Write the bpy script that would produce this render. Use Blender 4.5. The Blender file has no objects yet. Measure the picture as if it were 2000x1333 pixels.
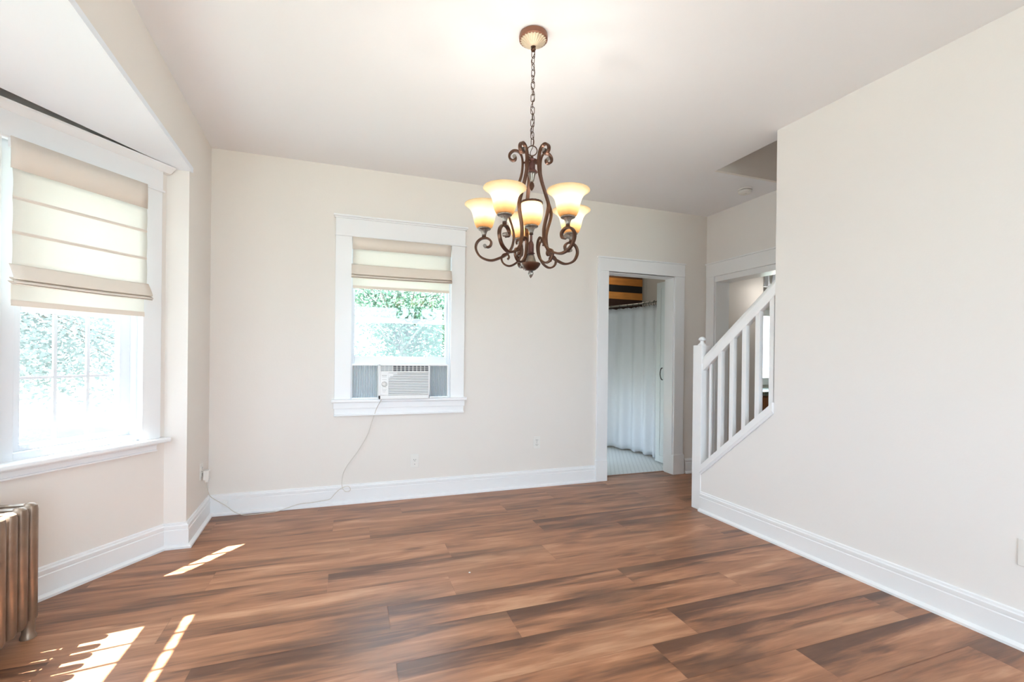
import bpy, bmesh, math, random
from mathutils import Vector, Matrix
random.seed(7)
S = bpy.context.scene
COL = S.collection
R = math.radians

# ------------------------------------------------------------------ camera
F_PX, CY, YAW, PITCH, ROLL, EYE = 903.45, 698.66, 0.34067, -0.0021, 0.0113, 1.2131
cam = bpy.data.cameras.new('camera'); cam_o = bpy.data.objects.new('camera', cam); COL.objects.link(cam_o)
cam.sensor_width = 36.0; cam.lens = F_PX / 2000 * 36.0
cam.shift_y = (CY - 666.5) / 2000.0
cam.clip_start = 0.02; cam.clip_end = 200
cy_, sy_ = math.cos(YAW), math.sin(YAW); cp_, sp_ = math.cos(PITCH), math.sin(PITCH)
fw = Vector((sy_*cp_, cy_*cp_, sp_)); rt = Vector((cy_, -sy_, 0)); up = rt.cross(fw)
cr_, sr_ = math.cos(ROLL), math.sin(ROLL)
rt2 = cr_*rt + sr_*up; up2 = -sr_*rt + cr_*up
M = Matrix((rt2, up2, -fw)).transposed().to_4x4(); M.translation = Vector((0, 0, EYE))
cam_o.matrix_world = M
S.camera = cam_o

# ------------------------------------------------------------------ light and exposure
S.view_settings.view_transform = 'Standard'; S.view_settings.look = 'None'
S.view_settings.gamma = 1; S.view_settings.use_curve_mapping = False
S.view_settings.exposure = 0.10
S.cycles.max_bounces = 12; S.cycles.diffuse_bounces = 8; S.cycles.glossy_bounces = 4
S.cycles.transparent_max_bounces = 16; S.cycles.sample_clamp_indirect = 6
S.cycles.use_denoising = True

W = bpy.data.worlds.new('daylight'); S.world = W; W.use_nodes = True
bgn = W.node_tree.nodes['Background']; bgn.inputs[0].default_value = (0.685, 0.853, 1.0, 1); bgn.inputs[1].default_value = 10.6

sun = bpy.data.lights.new('sun', 'SUN'); sun.energy = 75; sun.angle = R(0.5); sun.color = (1, .99, .97)
sun_o = bpy.data.objects.new('sun', sun); COL.objects.link(sun_o)
sd = Vector((1.0, 0.13, -1.95)).normalized()
sun_o.rotation_euler = sd.to_track_quat('-Z', 'Y').to_euler(); sun_o.location = (-8, 2, 8)

def portal(name, c, w, h, facing):
    l = bpy.data.lights.new(name, 'AREA'); l.shape = 'RECTANGLE'; l.size = w; l.size_y = h
    l.cycles.is_portal = True
    o = bpy.data.objects.new(name, l); COL.objects.link(o); o.location = c
    o.rotation_euler = Vector(facing).to_track_quat('-Z', 'Y').to_euler()

def daylight(name, c, w, h, facing, power, color=(1, .97, .93)):
    l = bpy.data.lights.new(name, 'AREA'); l.shape = 'RECTANGLE'; l.size = w; l.size_y = h
    l.energy = power; l.color = color
    o = bpy.data.objects.new(name, l); COL.objects.link(o); o.location = c
    o.rotation_euler = Vector(facing).to_track_quat('-Z', 'Y').to_euler()

# room dimensions (metres)
H = 2.74; YB = 3.996; XL = -.945; AL = .0469; XR = 2.680; AR = .02477; XH = 3.625
YW = 2.322; YO = 3.404; ZS = 2.348; YN = -2.6
C1 = Vector((-1.064, YO, 0)); U1 = Vector((-.565, -.825, 0)); N1 = Vector((-.825, .565, 0))
LW = .904; C2 = C1 + U1*LW; CLEN = 1.5
C3 = C2 + Vector((0, -CLEN, 0)); U3 = Vector((.565, -.825, 0)); N3 = Vector((-.825, -.565, 0)); C4 = C3 + U3*LW
def xl(y): return XL + AL*(YO - y)
def xr(y): return XR + AR*(YW - y)

portal('daylight portal bay far window', C1+U1*.45+N1*.2+Vector((0,0,1.45)), .75, 1.6, -N1)
portal('daylight portal bay middle window', C2+Vector((-.2,-CLEN/2,1.45)), 1.2, 1.6, (1,0,0))
portal('daylight portal bay near window', C3+U3*.45+N3*.2+Vector((0,0,1.45)), .75, 1.6, -N3)
portal('daylight portal side window', (.43, 4.25, 1.65), .85, 1.15, (0,-1,0))
portal('daylight portal rear window', (.9, YN-.25, 1.4), 2.4, 1.8, (0,1,0))
portal('daylight portal bath window', (2.1, 5.02, .57), .5, .75, (1,0,0))
portal('daylight portal kitchen window', (4.95, 4.85, 1.4), .95, 1.0, (0,-1,0))

# ------------------------------------------------------------------ helpers
def box(bm, x0, x1, y0, y1, z0, z1, M=None):
    vs = [bm.verts.new((x, y, z)) for z in (z0, z1) for x, y in ((x0,y0),(x1,y0),(x1,y1),(x0,y1))]
    if M is not None:
        for v in vs: v.co = M @ v.co
    for f in ((3,2,1,0),(4,5,6,7),(0,1,5,4),(1,2,6,5),(2,3,7,6),(3,0,4,7)):
        bm.faces.new([vs[i] for i in f])
    return vs

def prism(bm, pts, z0, z1, M=None):
    a = [bm.verts.new((p[0], p[1], z0)) for p in pts]; b = [bm.verts.new((p[0], p[1], z1)) for p in pts]
    if M is not None:
        for v in a+b: v.co = M @ v.co
    bm.faces.new(a[::-1]); bm.faces.new(b); n = len(pts)
    for i in range(n): bm.faces.new((a[i], a[(i+1)%n], b[(i+1)%n], b[i]))

def lathe(bm, prof, seg=24, c=(0,0,0), flute=0, fl_amp=0, caps=True):
    rings = []
    for r, z in prof:
        ring = []
        for i in range(seg):
            a = 2*math.pi*i/seg
            rr = r*(1 + (fl_amp*math.cos(a*flute) if flute else 0))
            ring.append(bm.verts.new((c[0]+rr*math.cos(a), c[1]+rr*math.sin(a), c[2]+z)))
        rings.append(ring)
    for k in range(len(rings)-1):
        A, B = rings[k], rings[k+1]
        for i in range(seg): bm.faces.new((A[i], A[(i+1)%seg], B[(i+1)%seg], B[i]))
    if caps:
        bm.faces.new(rings[0][::-1]); bm.faces.new(rings[-1])
    return rings

def catmull(pts, n=6):
    P = [Vector(p) for p in pts]; P = [2*P[0]-P[1]] + P + [2*P[-1]-P[-2]]; out = []
    for i in range(1, len(P)-2):
        for k in range(n):
            t = k/n; a, b, c, d = P[i-1], P[i], P[i+1], P[i+2]
            out.append(.5*((2*b) + (c-a)*t + (2*a-5*b+4*c-d)*t*t + (3*b-a-3*c+d)*t**3))
    out.append(P[-2]); return out

def tube(bm, pts, r, seg=8, closed=False):
    n = len(pts); rings = []; prev = None
    for i, p in enumerate(pts):
        if closed: t = (pts[(i+1)%n] - pts[(i-1)%n])
        else: t = pts[min(i+1,n-1)] - pts[max(i-1,0)]
        t.normalize()
        if prev is None:
            prev = t.orthogonal().normalized()
        nn = (prev - t*prev.dot(t)).normalized(); prev = nn; b = t.cross(nn)
        rr = r[i] if isinstance(r, (list, tuple)) else r
        rings.append([bm.verts.new(p + rr*(math.cos(2*math.pi*k/seg)*nn + math.sin(2*math.pi*k/seg)*b)) for k in range(seg)])
    for i in range(n if closed else n-1):
        A, B = rings[i], rings[(i+1)%n]
        for k in range(seg): bm.faces.new((A[k], A[(k+1)%seg], B[(k+1)%seg], B[k]))
    if not closed: bm.faces.new(rings[0][::-1]); bm.faces.new(rings[-1])

def bar(bm, pts, side, w, t):
    """flat bar swept along a planar curve; side = unit vector across its width"""
    rings = []; n = len(pts); c = .3
    for i, p in enumerate(pts):
        tg = (pts[min(i+1,n-1)] - pts[max(i-1,0)]).normalized(); nn = side.cross(tg).normalized()
        k = 1.0
        pr = [(-w/2, -t/2*c),(-w/2*.75,-t/2),(w/2*.75,-t/2),(w/2,-t/2*c),(w/2,t/2*c),(w/2*.75,t/2),(-w/2*.75,t/2),(-w/2,t/2*c)]
        rings.append([bm.verts.new(p + side*a + nn*b) for a, b in pr])
    for i in range(n-1):
        A, B = rings[i], rings[i+1]; m = len(A)
        for k in range(m): bm.faces.new((A[k], A[(k+1)%m], B[(k+1)%m], B[k]))
    bm.faces.new(rings[0][::-1]); bm.faces.new(rings[-1])

def sweep(bm, path, prof, side=1):
    """profile (offset, z) carried along a 2D path; offset to the left of travel when side=1"""
    P = [Vector((p[0], p[1])) for p in path]; n = len(P); rows = []
    for i in range(n):
        d0 = (P[i]-P[i-1]).normalized() if i else None; d1 = (P[i+1]-P[i]).normalized() if i < n-1 else None
        a = Vector((-d0.y, d0.x)) if d0 else None; b = Vector((-d1.y, d1.x)) if d1 else None
        if a is None: m = b
        elif b is None: m = a
        else: m = (a+b).normalized(); m = m / max(.2, m.dot(a))
        rows.append([bm.verts.new((P[i].x + side*m.x*o, P[i].y + side*m.y*o, z)) for o, z in prof])
    k = len(prof)
    for i in range(n-1):
        for j in range(k): bm.faces.new((rows[i][j], rows[i][(j+1)%k], rows[i+1][(j+1)%k], rows[i+1][j]))
    bm.faces.new(rows[0]); bm.faces.new(rows[-1][::-1])

def obj(name, bm, mat, parent=None, smooth=False, bevel=0, loc=None):
    bmesh.ops.recalc_face_normals(bm, faces=bm.faces)
    me = bpy.data.meshes.new(name); bm.to_mesh(me); bm.free()
    o = bpy.data.objects.new(name, me); COL.objects.link(o)
    if mat: me.materials.append(mat)
    if smooth:
        for p in me.polygons: p.use_smooth = True
        if smooth == 'auto':
            try: me.set_sharp_from_angle(angle=R(35))
            except Exception: pass
    if bevel:
        b = o.modifiers.new('bevel', 'BEVEL'); b.width = bevel; b.segments = 2; b.limit_method = 'ANGLE'
    if parent:
        o.parent = parent
        o.matrix_parent_inverse = Matrix.Translation(-parent.location)
    if loc is not None: o.location = loc
    return o

def tag(o, label, cat, group=None, kind=None):
    o['label'] = label; o['category'] = cat
    if group: o['group'] = group
    if kind: o['kind'] = kind
    return o

def thing(name, label, cat, loc=(0,0,0), group=None):
    o = bpy.data.objects.new(name, None); COL.objects.link(o); o.location = loc; o.empty_display_size = .05
    tag(o, label, cat, group)
    return o
def struct_root(name, loc=(0,0,0), label=None, cat=None):
    o = bpy.data.objects.new(name, None); COL.objects.link(o); o.location = loc; o['kind'] = 'structure'; o.empty_display_size = .05
    if label: o['label'] = label; o['category'] = cat
    return o
def struct(name, bm, mat, label=None, cat=None, **k):
    o = obj(name, bm, mat, **k); o['kind'] = 'structure'
    if label: o['label'] = label; o['category'] = cat
    return o
NB = bmesh.new

def frame(origin, u, n):
    """local x along the wall, local y outward from the room, z up"""
    M = Matrix((u, n, Vector((0,0,1)))).transposed().to_4x4(); M.translation = origin; return M
F1 = frame(C1, U1, N1); F2 = frame(C2, Vector((0,-1,0)), Vector((-1,0,0))); F3 = frame(C3, U3, N3)
FB = frame(Vector((0, YB, 0)), Vector((1,0,0)), Vector((0,1,0)))

# ------------------------------------------------------------------ materials
def new_mat(name):
    m = bpy.data.materials.new(name); m.use_nodes = True; return m, m.node_tree.nodes, m.node_tree.links
def srgb(r, g, b):
    f = lambda c: (c/255/12.92) if c/255 <= .04045 else ((c/255+.055)/1.055)**2.4
    return (f(r), f(g), f(b), 1)
def pbr(name, col, rough=.5, metal=0, bump=0, bscale=60, var=0, vscale=8, spec=.5, trans=0, coat=0):
    m, N, L = new_mat(name); p = N['Principled BSDF']
    p.inputs['Base Color'].default_value = col; p.inputs['Roughness'].default_value = rough
    p.inputs['Metallic'].default_value = metal; p.inputs['Specular IOR Level'].default_value = spec
    p.inputs['Coat Weight'].default_value = coat
    tc = N.new('ShaderNodeTexCoord')
    if var:
        nz = N.new('ShaderNodeTexNoise'); nz.inputs['Scale'].default_value = vscale; nz.inputs['Detail'].default_value = 5
        L.new(tc.outputs['Object'], nz.inputs['Vector'])
        mx = N.new('ShaderNodeMix'); mx.data_type = 'RGBA'; mx.blend_type = 'MULTIPLY'
        rp = N.new('ShaderNodeMapRange'); rp.inputs['To Min'].default_value = 1-var; rp.inputs['To Max'].default_value = 1+var*.3
        L.new(nz.outputs['Fac'], rp.inputs['Value']); mx.inputs['Factor'].default_value = 1
        mx.inputs['A'].default_value = col; L.new(rp.outputs['Result'], mx.inputs['B'])
        L.new(mx.outputs['Result'], p.inputs['Base Color'])
    if bump:
        nz = N.new('ShaderNodeTexNoise'); nz.inputs['Scale'].default_value = bscale; nz.inputs['Detail'].default_value = 3
        L.new(tc.outputs['Object'], nz.inputs['Vector'])
        b = N.new('ShaderNodeBump'); b.inputs['Strength'].default_value = bump; b.inputs['Distance'].default_value = .002
        L.new(nz.outputs['Fac'], b.inputs['Height']); L.new(b.outputs['Normal'], p.inputs['Normal'])
    return m

M_WALL = pbr('cream wall paint', srgb(232, 227, 222), .75, bump=.15, bscale=90, spec=.25)
M_WALL_LIT = pbr('window lit wall paint', srgb(236, 233, 231), .75, bump=.15, bscale=90, spec=.25)  # lighter copy of the cream paint, with window light put into the colour
M_CEIL = pbr('ceiling paint', srgb(240, 240, 243), .85, bump=.1, bscale=70, spec=.2)
M_SOFF = pbr('bay soffit paint', srgb(240, 245, 252), .8, spec=.2)
M_TRIM = pbr('white gloss trim paint', srgb(240, 241, 243), .35, bump=.05, bscale=25)
M_VINYL = pbr('white window vinyl', srgb(226, 230, 236), .3)
M_SLOT_SHADE = pbr('painted slot shade', srgb(60, 60, 60), .9)
M_PLASTIC = pbr('off white plastic', srgb(232, 230, 226), .4)
M_PLASTW = pbr('white appliance plastic', srgb(238, 238, 238), .35)
M_GREY = pbr('grey print', srgb(150, 150, 152), .5)
M_BLACK = pbr('black cavity', srgb(70, 72, 78), .6)
M_ACCORD = None
M_CORD = pbr('white cord', srgb(214, 208, 200), .5)
M_BRONZE = pbr('antique bronze', srgb(86, 59, 46), .36, .75, bump=.25, bscale=120, var=.35, vscale=40)
M_BRONZED = pbr('dark mauve bronze', srgb(92, 60, 56), .42, .6, var=.25, vscale=50)
M_SILVER = pbr('antique silver', srgb(150, 143, 138), .3, .85, var=.5, vscale=70)
M_COPPER = pbr('coppery bronze rim', srgb(132, 88, 68), .4, .4, var=.2, vscale=40)
M_IVORY = pbr('antique ivory metal', srgb(222, 204, 178), .35, .4, var=.25, vscale=60)
M_CHAIN = pbr('dark bronze chain', srgb(78, 55, 44), .45, .7)
M_IRON = pbr('worn radiator paint', srgb(150, 128, 110), .36, .45, bump=.5, bscale=50, var=.55, vscale=14)
M_HANDLE = pbr('dark metal handle', srgb(60, 58, 58), .35, .8)
M_STEEL = pbr('brushed rod metal', srgb(150, 146, 138), .3, .9)
M_DOORP = pbr('cool white door paint', srgb(226, 232, 234), .4)
M_BATH = pbr('grey bathroom paint', srgb(196, 193, 186), .7)
M_KCAB = pbr('brown cabinet wood', srgb(150, 92, 48), .4, var=.3, vscale=12)
M_KTOP = pbr('green grey worktop', srgb(112, 118, 104), .35)
M_GRASS = pbr('lawn', srgb(130, 136, 124), .9, var=.2, vscale=3)
M_PAVE = pbr('pale pavement', srgb(205, 203, 198), .9, var=.1, vscale=2)
M_BARK = pbr('bark', srgb(120, 116, 110), .9, var=.4, vscale=20)
M_TREAD = pbr('stair tread wood', srgb(150, 104, 78), .4, var=.2, vscale=10)
M_EXT = pbr('added eave surface', srgb(214, 214, 210), .8)

def glass_mat():
    m, N, L = new_mat('window glass'); N.remove(N['Principled BSDF']); out = N['Material Output']
    t = N.new('ShaderNodeBsdfTransparent'); t.inputs[0].default_value = (.97, .985, .98, 1)
    g = N.new('ShaderNodeBsdfGlossy'); g.inputs['Roughness'].default_value = .01
    lw = N.new('ShaderNodeLayerWeight'); pw = N.new('ShaderNodeMath'); pw.operation = 'POWER'; pw.inputs[1].default_value = 4; L.new(lw.outputs['Facing'], pw.inputs[0])
    fr = N.new('ShaderNodeMath'); fr.operation = 'MULTIPLY_ADD'; fr.inputs[1].default_value = .5; fr.inputs[2].default_value = .035; L.new(pw.outputs[0], fr.inputs[0])
    mx = N.new('ShaderNodeMixShader'); L.new(fr.outputs[0], mx.inputs[0]); L.new(t.outputs[0], mx.inputs[1]); L.new(g.outputs[0], mx.inputs[2])
    L.new(mx.outputs[0], out.inputs[0]); return m
M_GLASS = glass_mat()

def fabric(name, col, transl, weave=700, amt=.5):
    m, N, L = new_mat(name); p = N['Principled BSDF']; out = N['Material Output']
    p.inputs['Base Color'].default_value = col; p.inputs['Roughness'].default_value = .85; p.inputs['Specular IOR Level'].default_value = .1
    t = N.new('ShaderNodeBsdfTranslucent'); t.inputs[0].default_value = transl
    mx = N.new('ShaderNodeMixShader'); mx.inputs[0].default_value = amt
    L.new(p.outputs[0], mx.inputs[1]); L.new(t.outputs[0], mx.inputs[2]); L.new(mx.outputs[0], out.inputs[0])
    tc = N.new('ShaderNodeTexCoord'); nz = N.new('ShaderNodeTexNoise'); nz.inputs['Scale'].default_value = weave
    L.new(tc.outputs['Object'], nz.inputs['Vector'])
    b = N.new('ShaderNodeBump'); b.inputs['Strength'].default_value = .15; b.inputs['Distance'].default_value = .001
    L.new(nz.outputs['Fac'], b.inputs['Height']); L.new(b.outputs['Normal'], p.inputs['Normal'])
    return m
M_SHADE = fabric('cream linen shade fabric', srgb(232, 228, 220), srgb(247, 245, 240), amt=.34)
M_SHADE2 = fabric('doubled linen shade fabric', srgb(232, 222, 212), srgb(228, 212, 196), amt=.08)
M_ACCORD = fabric('light grey accordion vinyl', srgb(214, 217, 219), srgb(205, 208, 212), 300, .3)
M_CURT = fabric('white shower curtain fabric', srgb(236, 238, 242), srgb(235, 238, 242), 300, .25)
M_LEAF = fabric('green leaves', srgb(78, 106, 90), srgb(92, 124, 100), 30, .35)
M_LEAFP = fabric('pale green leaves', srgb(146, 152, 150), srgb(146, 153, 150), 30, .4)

def shade_glass():
    m, N, L = new_mat('amber scavo glass'); out = N['Material Output']; p = N['Principled BSDF']
    tc = N.new('ShaderNodeTexCoord'); sp = N.new('ShaderNodeSeparateXYZ'); L.new(tc.outputs['Object'], sp.inputs[0])
    mr = N.new('ShaderNodeMapRange'); mr.inputs['From Min'].default_value = 0; mr.inputs['From Max'].default_value = .125
    L.new(sp.outputs['Z'], mr.inputs['Value'])
    nz = N.new('ShaderNodeTexNoise'); nz.inputs['Scale'].default_value = 25; L.new(tc.outputs['Object'], nz.inputs['Vector'])
    ad = N.new('ShaderNodeMath'); ad.operation = 'MULTIPLY_ADD'; ad.inputs[1].default_value = .14; L.new(nz.outputs['Fac'], ad.inputs[0]); 
    sb = N.new('ShaderNodeMath'); sb.operation = 'SUBTRACT'; L.new(mr.outputs[0], sb.inputs[0]); sb.inputs[1].default_value = .07
    L.new(sb.outputs[0], ad.inputs[2])
    cr = N.new('ShaderNodeValToRGB'); e = cr.color_ramp.elements
    e[0].position = 0; e[0].color = srgb(178, 150, 116); e[1].position = .5; e[1].color = srgb(240, 234, 220)
    x = e.new(.25); x.color = srgb(216, 194, 160)
    x = e.new(.85); x.color = srgb(240, 229, 206); x = e.new(1.0); x.color = srgb(226, 204, 166)
    L.new(ad.outputs[0], cr.inputs[0])
    t = N.new('ShaderNodeBsdfTranslucent'); L.new(cr.outputs[0], t.inputs[0]); L.new(cr.outputs[0], p.inputs['Base Color'])
    p.inputs['Roughness'].default_value = .25
    mx = N.new('ShaderNodeMixShader'); mx.inputs[0].default_value = .74
    L.new(p.outputs[0], mx.inputs[1]); L.new(t.outputs[0], mx.inputs[2]); L.new(mx.outputs[0], out.inputs[0]); return m
M_LAMPSH = shade_glass()
def emit(name, col, st):
    m, N, L = new_mat(name); p = N['Principled BSDF']; p.inputs['Emission Color'].default_value = col; p.inputs['Emission Strength'].default_value = st; return m
M_BULB = emit('lit bulb', (1, .9, .76, 1), 14)

def floor_mat():
    m, N, L = new_mat('walnut plank floor'); p = N['Principled BSDF']
    tc = N.new('ShaderNodeTexCoord'); at = N.new('ShaderNodeAttribute'); at.attribute_name = 'plank_seed'
    def math_(op, a, b=None, c=None):
        n = N.new('ShaderNodeMath'); n.operation = op
        for i, v in enumerate((a, b, c)):
            if v is None: continue
            if isinstance(v, (int, float)): n.inputs[i].default_value = v
            else: L.new(v, n.inputs[i])
        return n.outputs[0]
    s = at.outputs['Fac']; sp = N.new('ShaderNodeSeparateXYZ'); L.new(tc.outputs['Object'], sp.inputs[0])
    x = math_('MULTIPLY_ADD', s, 53.0, sp.outputs['X']); y = math_('MULTIPLY_ADD', s, 17.0, sp.outputs['Y'])
    def vec(sx, sy, zz=0):
        c = N.new('ShaderNodeCombineXYZ'); L.new(math_('MULTIPLY', x, sx), c.inputs[0]); L.new(math_('MULTIPLY', y, sy), c.inputs[1])
        L.new(math_('MULTIPLY_ADD', s, 9.0, zz), c.inputs[2]); return c.outputs[0]
    def noise(v, det=4, dist=0, rough=.55):
        n = N.new('ShaderNodeTexNoise'); n.inputs['Scale'].default_value = 1; n.inputs['Detail'].default_value = det
        n.inputs['Distortion'].default_value = dist; n.inputs['Roughness'].default_value = rough; L.new(v, n.inputs['Vector']); return n.outputs['Fac']
    big = noise(vec(1.1, 8.0), 4, .8); mid = noise(vec(3.2, 30.0, 3), 4, .8); fine = noise(vec(10, 190, 5), 2, .2)
    k = math_('MULTIPLY_ADD', mid, .42, math_('MULTIPLY_ADD', big, 1.15, -.12)); k = math_('MULTIPLY_ADD', fine, .14, k)
    k = math_('ADD', k, math_('MULTIPLY_ADD', s, .10, -.28))
    cr = N.new('ShaderNodeValToRGB'); e = cr.color_ramp.elements
    e[0].position = .22; e[0].color = srgb(92, 61, 45); e[1].position = .78; e[1].color = srgb(192, 144, 112)
    q = e.new(.36); q.color = srgb(116, 78, 56); q = e.new(.47); q.color = srgb(144, 97, 69); q = e.new(.6); q.color = srgb(164, 113, 82)
    L.new(k, cr.inputs[0])
    # knots
    vo = N.new('ShaderNodeTexVoronoi'); vo.inputs['Scale'].default_value = 1; L.new(vec(1.7, 5.5, 2), vo.inputs['Vector'])
    vd = math_('ADD', vo.outputs['Distance'], math_('MULTIPLY_ADD', mid, .3, -.15))
    kn = N.new('ShaderNodeMapRange'); kn.inputs['From Min'].default_value = .02; kn.inputs['From Max'].default_value = .17
    kn.inputs['To Min'].default_value = .55; kn.inputs['To Max'].default_value = 0; L.new(vd, kn.inputs['Value'])
    mx = N.new('ShaderNodeMix'); mx.data_type = 'RGBA'; L.new(kn.outputs[0], mx.inputs['Factor']); L.new(cr.outputs[0], mx.inputs['A']); mx.inputs['B'].default_value = srgb(74, 46, 34)
    # dark heartwood band printed along one edge of many planks
    uv = N.new('ShaderNodeUVMap'); uv.uv_map = 'plank'; us = N.new('ShaderNodeSeparateXYZ'); L.new(uv.outputs[0], us.inputs[0])
    lim = math_('MULTIPLY_ADD', us.outputs['X'], .42, math_('MULTIPLY_ADD', mid, .7, .0))
    dv = math_('SUBTRACT', us.outputs['Y'], lim)
    bd = N.new('ShaderNodeMapRange'); bd.interpolation_type = 'SMOOTHSTEP'; bd.inputs['From Min'].default_value = -.02; bd.inputs['From Max'].default_value = .42; bd.inputs['To Max'].default_value = .82
    L.new(dv, bd.inputs['Value'])
    fr_ = math_('FRACT', math_('MULTIPLY', s, 7.31)); sel = N.new('ShaderNodeMapRange'); sel.inputs['From Min'].default_value = .25; sel.inputs['From Max'].default_value = .6; L.new(fr_, sel.inputs['Value'])
    mb = N.new('ShaderNodeMix'); mb.data_type = 'RGBA'; L.new(math_('MULTIPLY', bd.outputs[0], sel.outputs[0]), mb.inputs['Factor']); L.new(mx.outputs['Result'], mb.inputs['A']); mb.inputs['B'].default_value = srgb(80, 50, 36)
    mx = mb
    # greyish weathering patches
    gz = noise(vec(1.6, 4.5, 11), 3, .4); gm = N.new('ShaderNodeMapRange'); gm.inputs['From Min'].default_value = .52; gm.inputs['From Max'].default_value = .72
    gm.inputs['To Max'].default_value = .4; L.new(gz, gm.inputs['Value'])
    m2 = N.new('ShaderNodeMix'); m2.data_type = 'RGBA'; L.new(gm.outputs[0], m2.inputs['Factor']); L.new(mx.outputs['Result'], m2.inputs['A']); m2.inputs['B'].default_value = srgb(142, 106, 80)
    L.new(m2.outputs['Result'], p.inputs['Base Color'])
    L.new(math_('MULTIPLY_ADD', fine, .14, .30), p.inputs['Roughness'])
    b = N.new('ShaderNodeBump'); b.inputs['Strength'].default_value = .2; b.inputs['Distance'].default_value = .0012
    L.new(math_('ADD', fine, mid), b.inputs['Height']); L.new(b.outputs['Normal'], p.inputs['Normal'])
    p.inputs['Specular IOR Level'].default_value = .46
    return m
M_FLOOR = floor_mat()

def tile_mat():
    m, N, L = new_mat('white hexagon tile'); p = N['Principled BSDF']; tc = N.new('ShaderNodeTexCoord')
    # hexagon cells from two offset square grids
    def vm(op, a, b=None):
        n = N.new('ShaderNodeVectorMath'); n.operation = op
        for i, v in enumerate((a, b)):
            if v is None: continue
            if isinstance(v, tuple): n.inputs[i].default_value = v
            else: L.new(v, n.inputs[i])
        return n
    q = .05; s = vm('MULTIPLY', tc.outputs['Object'], (1/q, 1/(q*1.732), 0)).outputs[0]
    def cell(off):
        a = vm('ADD', s, off).outputs[0]; f = vm('SUBTRACT', vm('FRACTION', a).outputs[0], (.5, .5, 0)).outputs[0]
        f = vm('ABSOLUTE', vm('MULTIPLY', f, (1, 1.732, 0)).outputs[0]).outputs[0]
        d1 = vm('DOT_PRODUCT', f, (.5, .866, 0)).outputs['Value']; sx = N.new('ShaderNodeSeparateXYZ'); L.new(f, sx.inputs[0])
        mm = N.new('ShaderNodeMath'); mm.operation = 'MAXIMUM'; L.new(d1, mm.inputs[0]); L.new(sx.outputs[0], mm.inputs[1]); return mm.outputs[0]
    mn = N.new('ShaderNodeMath'); mn.operation = 'MINIMUM'; L.new(cell((100,100,0)), mn.inputs[0]); L.new(cell((100.5,100.5,0)), mn.inputs[1])
    cr = N.new('ShaderNodeValToRGB'); e = cr.color_ramp.elements; e[0].position = .455; e[0].color = srgb(232, 236, 236); e[1].position = .475; e[1].color = srgb(176, 182, 184)
    L.new(mn.outputs[0], cr.inputs[0]); L.new(cr.outputs[0], p.inputs['Base Color']); p.inputs['Roughness'].default_value = .25
    b = N.new('ShaderNodeBump'); b.invert = True; b.inputs['Strength'].default_value = .5; b.inputs['Distance'].default_value = .002; L.new(cr.outputs[0], b.inputs['Height'])
    b.invert = False; L.new(b.outputs['Normal'], p.inputs['Normal']); return m
M_TILE = tile_mat()

def stripe_mat():
    m, N, L = new_mat('gold and black striped boards'); p = N['Principled BSDF']; tc = N.new('ShaderNodeTexCoord')
    sp = N.new('ShaderNodeSeparateXYZ'); L.new(tc.outputs['Object'], sp.inputs[0])
    mr = N.new('ShaderNodeMapRange'); mr.inputs['From Min'].default_value = 1.8; mr.inputs['From Max'].default_value = 2.7; L.new(sp.outputs['Z'], mr.inputs['Value'])
    cr = N.new('ShaderNodeValToRGB'); cr.color_ramp.interpolation = 'CONSTANT'; e = cr.color_ramp.elements
    zs = [(1.8, (38,22,14)), (1.99, (52,28,16)), (2.115, (196,132,62)), (2.225, (14,12,12)), (2.33, (180,116,48)), (2.44, (100,66,36)), (2.55, (30,18,12))]
    e[0].position = 0; e[0].color = srgb(*zs[0][1]); e[1].position = (zs[1][0]-1.8)/.9; e[1].color = srgb(*zs[1][1])
    for z, c in zs[2:]:
        q = e.new((z-1.8)/.9); q.color = srgb(*c)
    L.new(mr.outputs[0], cr.inputs[0])
    nz = N.new('ShaderNodeTexNoise'); nz.inputs['Scale'].default_value = 6; nz.inputs['Detail'].default_value = 6
    mp = N.new('ShaderNodeMapping'); mp.inputs['Scale'].default_value = (1, 1, 5); L.new(tc.outputs['Object'], mp.inputs[0]); L.new(mp.outputs[0], nz.inputs['Vector'])
    r = N.new('ShaderNodeMapRange'); r.inputs['To Min'].default_value = .6; r.inputs['To Max'].default_value = 1.3; L.new(nz.outputs['Fac'], r.inputs['Value'])
    mx = N.new('ShaderNodeMix'); mx.data_type = 'RGBA'; mx.blend_type = 'MULTIPLY'; mx.inputs['Factor'].default_value = 1
    L.new(cr.outputs[0], mx.inputs['A']); L.new(r.outputs[0], mx.inputs['B']); L.new(mx.outputs['Result'], p.inputs['Base Color']); p.inputs['Roughness'].default_value = .6
    return m
M_STRIPE = stripe_mat()

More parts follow.
